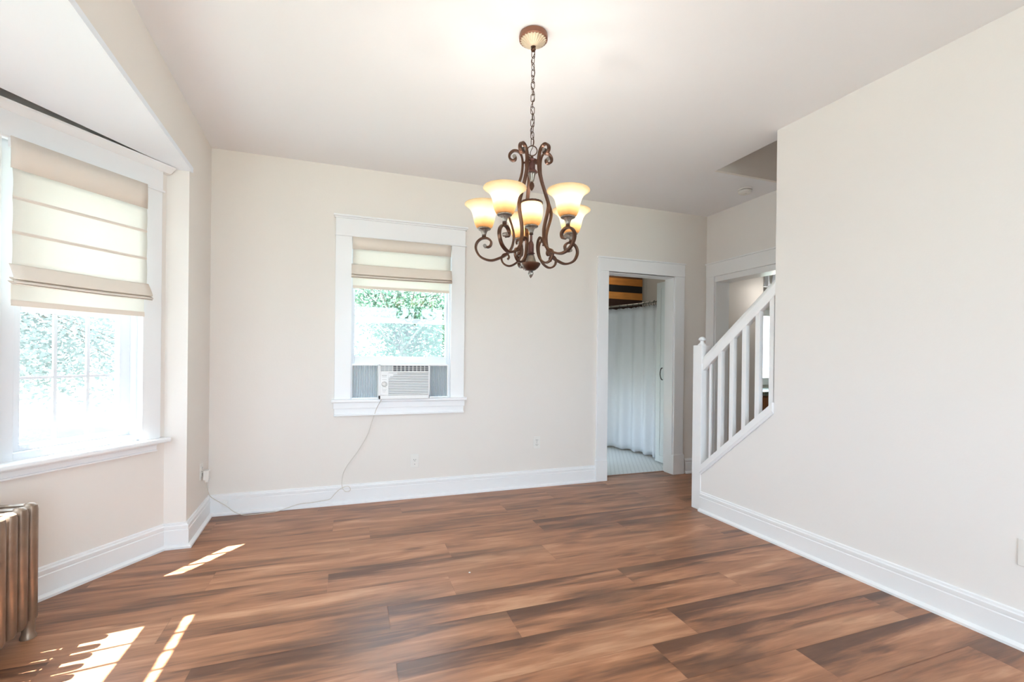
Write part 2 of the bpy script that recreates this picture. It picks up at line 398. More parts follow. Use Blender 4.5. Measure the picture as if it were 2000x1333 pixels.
# ------------------------------------------------------------------ floor
def plank_floor():
    bm = NB(); lay = bm.faces.layers.float.new('plank_seed'); uvl = bm.loops.layers.uv.new('plank')
    w, Lp = .2195, 1.277; g = .0006
    known = {2.52: -.09, 2.30: .19, 2.08: .72-.0, 1.86: .19, 1.64: 1.225}
    y0 = 2.5185; off = {0: -.09, -1: .53, -2: .19, -3: .72, -4: .19, -5: 1.225, 1: .60, 2: 1.30, 3: .15, -6: .5}
    for k in range(-24, 8):
        ya = y0 + k*w; yb = ya + w
        ph = off.get(k, random.uniform(0, Lp)); x = ph - 4*Lp
        while x < 6.2:
            xa, xb = max(x, -1.75), min(x+Lp, 6.0)
            if xb > xa + .01:
                y1 = min(yb, 4.132)
                if ya < 4.13 and y1 > -2.8:
                    # kitchen and hall floor stop at the outer walls
                    vs = [bm.verts.new(c) for c in ((xa+g, ya+g, 0), (xb-g, ya+g, 0), (xb-g, y1-g, 0), (xa+g, y1-g, 0))]
                    f = bm.faces.new(vs)
                    dark = any(k == kk and abs(x-xx) < .05 for kk, xx in ((0, -.09), (-3, .72), (-4, 1.467), (-2, .19), (-6, 1.777), (-5, 1.225), (2, 1.30), (-2, 1.467), (-4, .19)))
                    n_ = random.randrange(7); q_ = random.uniform(.62, .95) if (dark or random.random() < .22) else random.uniform(.02, .38)
                    f[lay] = (n_ + q_)/7.31
                    for lp in f.loops: lp[uvl].uv = ((lp.vert.co.x-x)/Lp, (lp.vert.co.y-ya)/w)
            x += Lp
    vs = [bm.verts.new(c) for c in ((-1.75,-2.8,-.003),(6.0,-2.8,-.003),(6.0,4.132,-.003),(-1.75,4.132,-.003))]
    f = bm.faces.new(vs); f[lay] = 0
    box(bm, -1.75, 6.0, -2.8, 4.132, -.12, -.004)
    return struct('floor', bm, M_FLOOR, 'reddish brown wood plank floor with dark streaks', 'floor')
plank_floor()
bm = NB(); box(bm, 2.2, 4.45, 4.132, 6.35, -.12, -.002)
struct('floor_bathroom', bm, M_TILE, 'small white hexagon tile floor beyond the narrow doorway', 'floor')
bm = NB(); box(bm, 2.409, 3.21, 4.115, 4.14, -.002, .004)
struct('trim_1', bm, M_TREAD, 'dark threshold strip between wood planks and white tiles', 'threshold')

# ------------------------------------------------------------------ ceiling
bm = NB()
prism(bm, [(-1.15, YN-.2), (2.80, YN-.2), (2.80, 3.013), (XH+.1, 3.013), (XH+.1, YB+.1), (-1.15, YB+.1)], H, H+.25)
struct('ceiling', bm, M_CEIL, 'flat off-white ceiling over the room', 'ceiling')
bm = NB()
# soffit over the bay, stopping a little short of the far angled window wall
a = C1 + U1*0 - N1*.052; b = C2 - N1*.150
prism(bm, [(-.93, YO+.02), (a.x-.02, YO+.02), (a.x, a.y), (b.x, b.y), (C2.x-.0, C2.y-.17), (C3.x, C3.y), (C4.x, C4.y), (xl(.35)+.005, C4.y-.02)], ZS, ZS+.03)
struct('ceiling_bay', bm, M_SOFF, 'bright white sloping-sided soffit over the bay window', 'ceiling')
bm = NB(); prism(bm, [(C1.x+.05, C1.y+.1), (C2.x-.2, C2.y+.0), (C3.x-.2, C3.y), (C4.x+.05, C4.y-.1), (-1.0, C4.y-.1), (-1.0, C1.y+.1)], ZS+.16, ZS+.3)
struct('slot_shade_panel', bm, M_SLOT_SHADE, 'dark panel painted as the shade in the slot above the bay window head trim', 'ceiling')  # dark colour stands in for the shade of the unlit slot

# ------------------------------------------------------------------ walls
def wall_holes(bm, L0, L1, z0, z1, holes, t, M, d0=0):
    """panel wall from boxes around rectangular holes (s0,s1,za,zb), sorted by s"""
    s = L0
    for (a, b, za, zb) in holes:
        box(bm, s, a, d0, t, z0, z1, M)
        if za > z0: box(bm, a, b, d0, t, z0, za, M)
        if zb < z1: box(bm, a, b, d0, t, zb, z1, M)
        s = b
    box(bm, s, L1, d0, t, z0, z1, M)

bm = NB(); wall_holes(bm, XL-.3, 5.5, 0, H, [(.019, .844, .84, 2.185), (2.409, 3.21, 0, 2.06), (4.43, 5.4, 0, H)], .136, FB)
struct('wall_back', bm, M_WALL, 'cream back wall with the air conditioner window and narrow doorway', 'wall')

bm = NB()
prism(bm, [(xl(YB), YB+.05), (XL, YO), (C1.x, YO), (C1.x-.15, YO+.12), (C1.x-.15, YB+.05)], 0, H)          # stub beside the bay
prism(bm, [(XL, YO), (xl(C4.y), C4.y), (xl(C4.y)-.12, C4.y), (XL-.12, YO)], ZS+.004, H)                          # header over the bay
prism(bm, [(xl(C4.y), C4.y), (xl(YN), YN), (xl(YN)-.3, YN), (C4.x-.1, C4.y-.1), (C4.x, C4.y)], 0, H)
struct('wall_left', bm, M_WALL, 'cream left wall stub and header around the bay opening', 'wall')
bm = NB(); wall_holes(bm, -.03, LW+.05, 0, 2.62, [(.12, .78, .69, 2.2)], .16, F1)
struct('wall_bay_far', bm, M_WALL, 'cream angled bay wall holding the far window', 'wall')
bm = NB(); wall_holes(bm, -.03, CLEN+.03, 0, 2.62, [(.2, CLEN-.2, .69, 2.2)], .16, F2)
struct('wall_bay_middle', bm, M_WALL)
bm = NB(); wall_holes(bm, -.03, LW+.05, 0, 2.62, [(.12, .78, .69, 2.2)], .16, F3)
struct('wall_bay_near', bm, M_WALL)
bm = NB(); FR = frame(Vector((0, YN, 0)), Vector((1,0,0)), Vector((0,-1,0)))
wall_holes(bm, -1.2, 3.2, 0, H, [(-.3, 2.1, .5, 2.3)], .2, FR)
struct('wall_rear', bm, M_WALL)

# right wall: full height near the camera, knee wall under the stair further back
Y1, Y0N = 2.310, 2.975
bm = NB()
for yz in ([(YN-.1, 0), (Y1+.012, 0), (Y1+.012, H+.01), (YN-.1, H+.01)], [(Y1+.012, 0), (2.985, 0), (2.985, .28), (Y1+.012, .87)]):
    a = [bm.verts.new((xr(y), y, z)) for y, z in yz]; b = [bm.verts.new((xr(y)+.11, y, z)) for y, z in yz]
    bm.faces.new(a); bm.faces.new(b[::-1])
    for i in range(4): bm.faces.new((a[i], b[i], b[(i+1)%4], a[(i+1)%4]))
struct('wall_right', bm, M_WALL_LIT, 'large plain cream wall, lightened as if window-lit, on the right beside the stairs', 'wall')

FH = frame(Vector((XH, 0, 0)), Vector((0,1,0)), Vector((1,0,0)))
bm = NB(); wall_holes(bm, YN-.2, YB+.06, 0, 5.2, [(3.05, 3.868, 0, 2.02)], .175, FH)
struct('wall_hall', bm, M_WALL_LIT, 'cream hall wall holding the kitchen doorway behind the stair railing', 'wall')
# stairwell shaft above the ceiling opening
bm = NB()
box(bm, 2.801, XH, 3.009, 3.12, H+.02, 5.2); box(bm, 2.69, 2.80, -1.6, 3.12, H+.25, 5.2); box(bm, 2.69, XH+.1, -1.7, -1.6, 0, 5.2)
box(bm, 2.69, XH+.1, -1.7, 3.12, 5.2, 5.3)
struct('wall_stairwell', bm, M_WALL, 'shaded beige stairwell walls seen through the ceiling opening', 'wall')
bm = NB(); box(bm, 2.802, XH, 2.985, 3.012, H, H+.088)
struct('trim_2', bm, M_WALL, 'fascia board edging the stairwell ceiling opening', 'trim')

l = bpy.data.lights.new('stairwell fill light', 'POINT'); l.energy = 4.5; l.color = (1, .95, .88); l.shadow_soft_size = .15  # unseen fill lamp, added to brighten the shaft and hall wall
lo = bpy.data.objects.new('stairwell fill light', l); COL.objects.link(lo); lo.location = (3.25, 1.3, 4.5)
# bathroom shell
bm = NB()
box(bm, 2.1, 4.6, 6.2, 6.35, 0, H); box(bm, 4.30, 4.355, 4.137, 4.85, 0, H); box(bm, 4.30, 4.56, 4.80, 4.90, 0, H); box(bm, 4.46, 4.56, 4.8, 6.3, 0, H)
FBL = frame(Vector((2.3, 0, 0)), Vector((0,1,0)), Vector((-1,0,0)))
wall_holes(bm, 4.13, 6.3, 0, H, [(4.8, 5.25, .22, .92)], .12, FBL)
box(bm, 2.1, 4.56, 4.132, 6.35, H, H+.1)
struct('wall_bathroom', bm, M_BATH, 'grey bathroom walls beyond the narrow doorway', 'wall')
l = bpy.data.lights.new('bathroom fill light', 'POINT'); l.energy = 5; l.color = (1, .93, .84); l.shadow_soft_size = .1  # unseen fill lamp, added to lift the dim upper bathroom wall
lo = bpy.data.objects.new('bathroom fill light', l); COL.objects.link(lo); lo.location = (3.6, 5.75, 2.5)
# kitchen shell
bm = NB()
box(bm, 4.36, 4.43, 4.13, 4.75, 0, H); box(bm, 5.4, 5.5, 4.13, 4.75, 0, H); FK = frame(Vector((0,4.62,0)), Vector((1,0,0)), Vector((0,1,0)))
wall_holes(bm, 4.40, 5.5, 0, H, [(4.5, 5.38, .96, 1.80)], .12, FK)
box(bm, 5.9, 6.05, 1.3, 4.2, 0, H); box(bm, XH+.17, 6.05, 1.2, 1.35, 0, H); box(bm, XH+.17, 6.05, 1.2, 4.75, H, H+.1)
box(bm, 5.4, 6.05, 4.0, 4.13, 0, H)
struct('wall_kitchen', bm, M_WALL, 'beige kitchen walls seen through the right-hand doorway', 'wall')
bm = NB(); box(bm, 4.40, 5.45, 4.13, 4.72, -.12, 0); struct('floor_kitchen', bm, M_PAVE)

# ------------------------------------------------------------------ baseboards
BBP = [(0,0), (.035,0), (.035,.012), (.024,.022), (.018,.024), (.018,.112), (.014,.116), (.016,.122), (.016,.138), (.010,.143), (.009,.152), (0,.156)]
bm = NB(); sweep(bm, [(2.29, YB), (xl(YB), YB), (XL, YO), (C1.x, YO), (C2.x, C2.y), (C3.x, C3.y), (C4.x, C4.y), (xl(C4.y), C4.y), (xl(YN), YN)], BBP, 1)
struct('baseboard_left', bm, M_TRIM, 'tall white moulded baseboard along the bay and back wall', 'baseboard', smooth='auto')
bm = NB(); sweep(bm, [(XH, YB), (3.36, YB)], BBP, 1)
struct('baseboard_back', bm, M_TRIM, 'short white baseboard between the two doorways', 'baseboard', smooth='auto')
bm = NB(); sweep(bm, [(xr(YN), YN), (xr(2.965), 2.965)], BBP, 1)
struct('baseboard_right', bm, M_TRIM, 'tall white moulded baseboard under the plain right wall', 'baseboard', smooth='auto')

# ------------------------------------------------------------------ roman shade ribbons
def ribbon(bm, prof, s0, s1, M, thick=.0015, ns=14, wob=0.0):
    rows = []
    for i in range(ns+1):
        t = i/ns; s = s0 + (s1-s0)*t
        row = []
        for (d, z) in prof:
            sag = wob*math.sin(math.pi*t)
            edge = .0
            row.append(bm.verts.new(M @ Vector((s, d + wob*.6*math.sin(9*t+z*7), z - sag))))
        rows.append(row)
    for i in range(ns):
        for j in range(len(prof)-1): bm.faces.new((rows[i][j], rows[i+1][j], rows[i+1][j+1], rows[i][j+1]))
def solid(o, t):
    m = o.modifiers.new('cloth thickness', 'SOLIDIFY'); m.thickness = t; m.offset = 0

def roman_shade(M, s0, s1, ztop, zband, seams, zf0, zf1, zh0, zh1, zhb, D, label, origin):
    root = thing('roman_shade', label, 'window shade', origin)
    bm = NB(); box(bm, s0+.006, s1-.006, D+.008, D+.03, ztop-.045, ztop-.002, M); obj('headrail', bm, M_TRIM, root)
    bm = NB(); ribbon(bm, [(D, ztop), (D-.004, (ztop+zband)/2), (D-.002, zband)], s0, s1, M, wob=.001)
    o = obj('top_band', bm, M_SHADE2, root, smooth=True); solid(o, .004)
    zz = [zband] + [z for z in seams] + [zf0]; prof = []
    for a, b in zip(zz[:-1], zz[1:]):
        for k in range(5): prof.append((D-.002-.006*math.sin(math.pi*k/5), a+(b-a)*k/5))
    prof.append((D-.004, zf0))
    bm = NB(); ribbon(bm, prof, s0+.004, s1-.006, M, wob=.001); o = obj('fabric_panel', bm, M_SHADE, root, smooth=True); solid(o, .0012)
    for z in seams:
        bm = NB(); ribbon(bm, [(D-.003, z+.007), (D-.006, z), (D-.003, z-.007)], s0+.004, s1-.006, M, wob=.001)
        o = obj('seam', bm, M_SHADE2, root); solid(o, .003)
    h = zf0-zf1
    pts = [(D-.004, zf0+.01), (D-.022, zf0-h*.25), (D-.036, zf0-h*.62), (D-.034, zf0-h*.72), (D-.012, zf0-h*.62), (D-.008, zf0-h*.66), (D-.040, zf0-h*.86), (D-.036, zf0-h*.92), (D-.01, zf0-h*.84),
           (D-.006, zf0-h*.88), (D-.034, zf1+.003), (D-.03, zf1), (D+.004, zf1+h*.2)]
    prof = [(p[0], p[1]) for p in catmull([(a, b, 0) for a, b in pts], 4)]
    bm = NB(); ribbon(bm, prof, s0-.006, s1+.004, M, wob=.003); o = obj('folded_stack', bm, M_SHADE2, root, smooth=True); solid(o, .002)
    bm = NB(); ribbon(bm, [(D+.014, zh0), (D+.014, (zh0+zhb)/2), (D+.014, zhb)], s0+.004, s1-.012, M, wob=.0008); o = obj('bottom_flap', bm, M_SHADE, root); solid(o, .0012)
    bm = NB(); ribbon(bm, [(D+.012, zhb), (D+.010, zh1)], s0+.004, s1-.012, M, wob=.0008); o = obj('hem', bm, M_SHADE2, root); solid(o, .006)
    return root

# ------------------------------------------------------------------ bay window (visible far unit)
def bay_window(name, M, s0, s1, cs0, cs1, rails, label, munt=3, z_l=.73, z_m=1.405, z_m2=1.448, cap_lo=None):
    """s0..s1 wall hole; cs0/cs1 outer edges of the casings"""
    root = struct_root(name, M.translation, label, 'window')
    r = lambda n, bm, m=M_TRIM, **k: obj(n, bm, m, root, **k)
    bm = NB(); box(bm, cs0, s0+.03, -.022, 0, .695, 2.2, M); box(bm, s1-.002, cs1, -.022, 0, .695, 2.2, M); r('casing', bm, bevel=.002)
    bm = NB(); box(bm, cs0, cs1, -.026, 0, 2.185, 2.335, M); r('header_board', bm, bevel=.002)
    bm = NB(); box(bm, cs0-.012, cs1+.01, -.031, 0, 2.184, 2.196, M); r('header_bead', bm, bevel=.003)
    bm = NB()
    xs = (cs0-.045, cs1+.02)
    pts = [(0, 2.305), (-.03, 2.31), (-.066, 2.336), (-.070, 2.345), (0, 2.346)]
    A = [bm.verts.new(M @ Vector((xs[0], d, z))) for d, z in pts]; B = [bm.verts.new(M @ Vector((xs[1], d, z))) for d, z in pts]
    bm.faces.new(A); bm.faces.new(B[::-1])
    for i in range(5): bm.faces.new((A[i], A[(i+1)%5], B[(i+1)%5], B[i]))
    r('header_cap', bm)
    bm = NB(); box(bm, cs0-.034, cs1+.0, -.070, .03, .668, .695, M); r('stool', bm, bevel=.008)
    bm = NB(); box(bm, cs0+.02, cs1-.02, -.03, 0, .655, .668, M); box(bm, cs0+.02, cs1-.02, -.022, 0, .628, .655, M); box(bm, cs0+.02, cs1-.02, -.028, 0, .618, .628, M); r('apron', bm, bevel=.003)
    # frame and sashes
    bm = NB(); box(bm, s0, s0+.042, .02, .14, .69, 2.2, M); box(bm, s1-.072, s1, .02, .14, .69, 2.2, M); box(bm, s0+.0422, s1-.0722, .02, .14, 2.15, 2.199, M); box(bm, s0+.0422, s1-.0722, .02, .15, .681, .73, M)
    box(bm, s0+.0002, s0+.03, .0005, .0198, .70, 2.199, M); r('jamb_frame', bm, M_VINYL, bevel=.002)
    a, b = s0+.042, s1-.072
    bm = NB(); st = .045
    box(bm, a, a+st+.012, .06, .098, z_l, z_m2, M); box(bm, b-st, b, .06, .098, z_l, z_m2, M); box(bm, a+st+.0122, b-st-.0002, .06, .098, z_l, z_l+.028, M); box(bm, a+st+.0122, b-st-.0002, .06, .098, z_m, z_m2, M)
    sash = obj('lower_sash', bm, M_VINYL, root, bevel=.002)
    g0, g1 = a+st+.012, b-st
    if munt:
        bm = NB()
        for k in range(1, munt):
            c = g0 + (g1-g0)*k/munt ; box(bm, c-.008, c+.008, .074, .084, z_l+.028, z_m, M)
        box(bm, g0, g1, .0745, .0835, 1.074, 1.088, M); mm = obj('muntin', bm, M_VINYL, root)
    bm = NB(); box(bm, g0-.005, g1+.005, .078, .080, z_l+.02, z_m+.005, M); obj('pane', bm, M_GLASS, sash)
    zu = z_m2 - .01
    bm = NB(); box(bm, a, a+st, .10, .135, zu-.03, 2.15, M); box(bm, b-st, b, .10, .135, zu-.03, 2.15, M); box(bm, a+st+.0002, b-st-.0002, .10, .135, zu-.012, zu+.02, M); box(bm, a+st+.0002, b-st-.0002, .10, .135, 2.10, 2.15, M)
    for k in range(1, munt):
        c = g0 + (g1-g0)*k/munt; box(bm, c-.008, c+.008, .11, .124, zu, 2.11, M)
    us = obj('upper_sash', bm, M_VINYL, root, bevel=.002)
    bm = NB(); box(bm, a+.04, b-.04, .116, .118, zu, 2.11, M); obj('pane', bm, M_GLASS, us)
    return root
bay_window('window_1', F1, .12, .78, .041, .889, None, 'white double hung window in the angled bay wall')
bay_window('window_2', F2, .2, CLEN-.2, .09, CLEN-.09, None, None, z_m=1.62, z_m2=1.84, munt=7)
bay_window('window_3', F3, .12, .78, .041, .889, None, None)
roman_shade(F1, .160, .768, 2.188, 2.045, [1.913, 1.755], 1.60, 1.515, 1.54, 1.420, 1.447, -.060,
            'large cream roman shade half raised on the left bay window', tuple(F1 @ Vector((.46, -.05, 2.1))))
roman_shade(F2, .22, CLEN-.22, 2.158, 2.05, [1.95], 1.88, 1.78, 1.80, 1.69, 1.72, -.060, 'raised cream roman shade on the middle bay window', tuple(F2 @ Vector((.7, -.05, 2.1))))
# unseen eaves added outside to cut the sun through the bay windows
bm = NB()
for (c0, u, n, l, ov, st_) in ((C1, U1, N1, LW, .53, -.12), (C2, Vector((0,-1,0)), Vector((-1,0,0)), CLEN, .33, 0), (C3, U3, N3, LW, .33, 0)):
    c0 = c0 + n*.165; ov -= .165; e0, e1 = c0 - u*st_, c0 + u*(l+.1)
    q = [e0, e1, e1+n*ov, e0+n*ov]; prism(bm, [(p.x, p.y) for p in q], 2.50, 2.58)
struct('eave_sun_stop', bm, M_EXT)

# ------------------------------------------------------------------ back wall window with air conditioner
w4 = struct_root('window_4', (.43, YB, .85), 'white window in the back wall above the air conditioner', 'window')
r4 = lambda n, bm, m=M_TRIM, **k: obj(n, bm, m, w4, **k)
bm = NB(); box(bm, -.102, .022, -.02, 0, .85, 2.18, FB); box(bm, .842, .963, -.02, 0, .85, 2.18, FB); r4('casing', bm, bevel=.002)
bm = NB(); box(bm, -.102, .963, -.024, 0, 2.182, 2.318, FB); r4('header_board', bm, bevel=.002)
bm = NB(); box(bm, -.106, .974, -.03, 0, 2.172, 2.184, FB); r4('header_bead', bm, bevel=.003)
bm = NB(); box(bm, -.118, .982, -.05, 0, 2.325, 2.340, FB); box(bm, -.112, .975, -.036, 0, 2.314, 2.326, FB); r4('header_cap', bm, bevel=.003)
bm = NB(); box(bm, -.123, .983, -.055, .06, .826, .852, FB); r4('stool', bm, bevel=.006)
bm = NB(); box(bm, -.108, .967, -.034, 0, .776, .826, FB); box(bm, -.102, .960, -.024, 0, .728, .777, FB); box(bm, -.104, .962, -.036, 0, .716, .730, FB); r4('apron', bm, bevel=.002)
bm = NB(); box(bm, .019, .032, 0, .13, .85, 2.185, FB); box(bm, .826, .844, 0, .13, .85, 2.185, FB); box(bm, .0322, .8258, .001, .13, 2.151, 2.184, FB); box(bm, .0322, .8258, .06, .15, .8405, .8555, FB)
r4('jamb_frame', bm, M_VINYL)
bm = NB(); box(bm, .032, .050, .045, .08, 1.137, 2.0, FB); box(bm, .806, .826, .045, .08, 1.137, 2.0, FB); box(bm, .0502, .8058, .045, .08, 1.137, 1.202, FB); box(bm, .0502, .8058, .045, .08, 1.95, 2.0, FB)
ls = r4('lower_sash', bm, M_VINYL, bevel=.002)
bm = NB(); box(bm, .385, .465, .030, .047, 1.166, 1.180, FB); obj('sash_lift', bm, M_VINYL, ls, bevel=.003)
bm = NB(); box(bm, .045, .81, .06, .062, 1.195, 1.955, FB); obj('pane', bm, M_GLASS, ls)
bm = NB(); box(bm, .032, .048, .088, .12, 1.49, 2.15, FB); box(bm, .81, .826, .088, .12, 1.49, 2.15, FB); box(bm, .0482, .8098, .088, .12, 1.490, 1.532, FB); box(bm, .0482, .8098, .088, .12, 2.11, 2.15, FB)
us = r4('upper_sash', bm, M_VINYL, bevel=.002)
bm = NB(); box(bm, .045, .815, .10, .102, 1.52, 2.12, FB); obj('pane', bm, M_GLASS, us)
roman_shade(FB, .026, .836, 2.172, 2.072, [], 1.94, 1.835, 1.86, 1.755, 1.778, -.026, 'small cream roman shade raised above the air conditioner', (.43, YB, 2.15))

ac = thing('air_conditioner', 'white window air conditioner with a round knob in the back wall window', 'air conditioner', (.44, 3.95, .855))
p = lambda n, bm, m=M_PLASTW, **k: obj(n, bm, m, ac, **k)
bm = NB(); box(bm, .232, .648, 3.925, 4.30, .858, 1.132); p('housing', bm, bevel=.006)
x0, x1, z0, z1, yf = .236, .652, .853, 1.137, 3.897
# front shell: frame with recessed air intake and outlet
bm = NB()
gx0, gx1 = .315, .640
for b_ in ((x0, .252, z0, z1), (gx1, x1, z0, z1), (x0, x1, z0, .885), (x0, x1, 1.125, z1), (.252, gx1, 1.068, 1.082), (.252, gx0, .885, 1.07)):
    box(bm, b_[0], b_[1], yf, 3.93, b_[2], b_[3])
p('front_shell', bm, bevel=.003)
bm = NB()
for k in range(13):
    z = .892 + k*.0138; xa = gx0 if k < 10 else gx0 + .012*(k-9)**1.6
    if xa > gx0 + .001: box(bm, gx0-.001, xa, yf, 3.915, z-.0052, z+.0138-.0052)
    vs = box(bm, xa, gx1, yf+.001, yf+.014, z-.0035, z+.0052)
p('intake_grille', bm)
bm = NB(); box(bm, gx0, gx1, 3.916, 3.928, .885, 1.07); p('intake_backing', bm, M_GREY)
bm = NB()
for k in range(1, 12): x = .252 + (gx1-.252)*k/12; box(bm, x-.0018, x+.0018, yf+.004, 3.92, 1.082, 1.125)
for k in range(1, 4): z = 1.082 + .043*k/4; box(bm, .252, gx1, yf+.006, 3.918, z-.0014, z+.0014)
p('outlet_louver', bm)
bm = NB(); box(bm, .252, gx1, 3.92, 3.9275, 1.082, 1.125); p('outlet_cavity', bm, M_BLACK)
bm = NB(); box(bm, .252, .35, yf+.012, 3.919, 1.083, 1.124); p('outlet_damper', bm, M_ACCORD)
bm = NB(); lathe(bm, [(.020, 0), (.020, .004), (.0155, .006), (.014, .018), (.011, .020)], 28)
bmesh.ops.rotate(bm, verts=bm.verts, cent=(0,0,0), matrix=Matrix.Rotation(R(90), 3, 'X')); bmesh.ops.translate(bm, verts=bm.verts, vec=(.281, yf+.001, .975)); box(bm, .2795, .2825, yf-.024, yf-.017, .975, .988)
kn = p('knob', bm, M_PLASTIC, smooth='auto')
bm = NB(); lathe(bm, [(.0225, 0), (.0225, .0012)], 28); bmesh.ops.rotate(bm, verts=bm.verts, cent=(0,0,0), matrix=Matrix.Rotation(R(90), 3, 'X')); bmesh.ops.translate(bm, verts=bm.verts, vec=(.281, yf+.0005, .975)); p('dial_ring', bm, M_GREY)
for (a, b, z, h) in ((.262, .302, 1.046, .006), (.264, .300, 1.035, .003), (.264, .300, 1.013, .0025), (.262, .272, .945, .002), (.288, .302, .948, .002), (.264, .300, .932, .002), (.266, .296, .922, .002), (.270, .292, .912, .002)):
    n = max(2, int((b-a)/.006)); bm = NB()
    for k in range(n): xx = a+(b-a)*k/n; box(bm, xx, xx+(b-a)/n*.62, yf-.0006, yf+.001, z-h/2, z+h/2)
    p('printed_label', bm, M_GREY)
bm = NB(); box(bm, .262, .2645, yf-.0006, yf+.001, .988, .991); p('dial_mark', bm, M_GREY)
for (a, b) in ((.034, .236), (.650, .820)):
    bm = NB(); n = 11; pts = []
    for k in range(2*n+1): pts.append((a+(b-a)*k/(2*n), 4.012 if k % 2 else 4.030))
    vs = [(bm.verts.new((x, y, .857)), bm.verts.new((x, y, 1.125))) for x, y in pts]
    for i in range(len(vs)-1): bm.faces.new((vs[i][0], vs[i+1][0], vs[i+1][1], vs[i][1]))
    o = p('accordion_panel', bm, M_ACCORD); solid(o, .002)
bm = NB(); box(bm, .030, .830, 4.004, 4.036, 1.124, 1.138); box(bm, .024, .036, 4.0, 4.036, .856, 1.138); box(bm, .818, .83, 4.0, 4.036, .856, 1.138); p('mounting_rail', bm, bevel=.001)
# power cord hanging to the floor and running to the outlet on the stub wall
cp = [(.262, 3.905, .862), (.258, 3.925, .84), (.225, 3.955, .77), (.185, 3.972, .64), (.155, 3.976, .55), (.09, 3.974, .435), (.025, 3.972, .345), (-.02, 3.970, .27), (-.034, 3.966, .20), (-.034, 3.958, .15),
      (-.012, 3.952, .113), (.018, 3.952, .108), (.030, 3.952, .128), (.012, 3.952, .150), (-.02, 3.950, .148), (-.055, 3.95, .13), (-.09, 3.952, .095), (-.125, 3.952, .06), (-.175, 3.950, .052), (-.26, 3.948, .046), (-.35, 3.948, .042), (-.43, 3.944, .022), (-.50, 3.935, .006), (-.58, 3.925, .004),
      (-.66, 3.918, .004), (-.73, 3.925, .006), (-.79, 3.94, .03), (-.84, 3.945, .075), (-.885, 3.93, .115), (-.925, 3.89, .165), (-.934, 3.85, .21), (-.935, 3.82, .26), (-.935, 3.80, .31)]
pts = catmull(cp, 6); bm = NB(); tube(bm, pts, .0026, 8); p('power_cord', bm, M_CORD, smooth=True)
bm = NB(); box(bm, xl(3.8)+.012, xl(3.8)+.048, 3.775, 3.830, .315, .385); box(bm, xl(3.8)+.02, xl(3.8)+.042, 3.785, 3.82, .30, .316); p('plug', bm, M_PLASTIC, bevel=.006)
bm = NB(); box(bm, -.875, -.84, 3.948, 3.956, .085, .112); box(bm, -.86, -.825, 3.944, 3.95, .07, .094)
bmesh.ops.rotate(bm, verts=bm.verts, cent=(-.85, 3.95, .09), matrix=Matrix.Rotation(R(25), 3, 'Y')); p('cord_tag', bm, M_PLASTW, bevel=.002)

# ------------------------------------------------------------------ doorway trims
def casing_set(name, M, a0, a1, ow, zt, hd, label, plinth=True, depth=.136, jamb=.012):
    root = struct_root(name, M @ Vector(((a0+a1)/2, 0, 0)), label, 'doorway')
    for s, (u, v) in enumerate(((a0-ow, a0+.004), (a1-.004, a1+ow))):
        bm = NB(); box(bm, u, v, -.021, 0, 0, zt, M); obj('casing', bm, M_TRIM, root, bevel=.002)
        if plinth:
            e = .010; bm = NB(); box(bm, u-e, v+(.0 if s == 0 else e), -.032, 0, 0, .205, M); obj('plinth_block', bm, M_TRIM, root, bevel=.004)
    bm = NB(); box(bm, a0-ow, a1+ow, -.025, 0, zt, zt+hd, M); box(bm, a0-ow-.006, a1+ow+.006, -.034, 0, zt+hd, zt+hd+.014, M); obj('head_casing', bm, M_TRIM, root, bevel=.002)
    bm = NB(); box(bm, a0, a0+jamb, 0, depth, 0, zt, M); box(bm, a1-jamb, a1, 0, depth, 0, zt, M); box(bm, a0, a1, 0, depth, zt-jamb, zt, M); obj('jamb', bm, M_TRIM, root)
    return root
casing_set('door_1', FB, 2.409, 3.21, .115, 2.066, .125, 'white cased doorway to the tiled bathroom in the back wall')
d3 = casing_set('door_2', FH, 3.05, 3.868, .108, 2.075, .135, 'white cased kitchen doorway behind the stair railing', plinth=False, depth=.175)
bm = NB(); box(bm, 3.05, 3.868, -.008, .175, 2.018, 2.075, FH); obj('head_jamb', bm, M_TRIM, d3, bevel=.002)

# narrow inner door leaf in the bathroom
dl = struct_root('door_3', (3.41, 4.36, 0), 'narrow cool white door standing open inside the bathroom', 'door')
bm = NB(); box(bm, 3.41, 3.445, 4.16, 4.545, .012, 2.09); obj('door_leaf', bm, M_DOORP, dl, bevel=.002)
bm = NB(); box(bm, 3.404, 3.409, 4.47, 4.545, .012, 2.09); box(bm, 3.404, 3.409, 4.16, 4.4695, 2.02, 2.09); box(bm, 3.404, 3.409, 4.16, 4.4695, .012, .09); obj('door_frame_panel', bm, M_DOORP, dl, bevel=.001)
bm = NB(); tube(bm, catmull([(3.404, 4.43, 1.10), (3.385, 4.43, 1.09), (3.372, 4.428, 1.03), (3.385, 4.426, .975), (3.404, 4.426, .965)], 5), .0055, 8); obj('handle', bm, M_HANDLE, dl, smooth=True)
bm = NB(); box(bm, 3.398, 3.411, 4.355, 4.385, .895, .945); obj('latch', bm, M_HANDLE, dl)

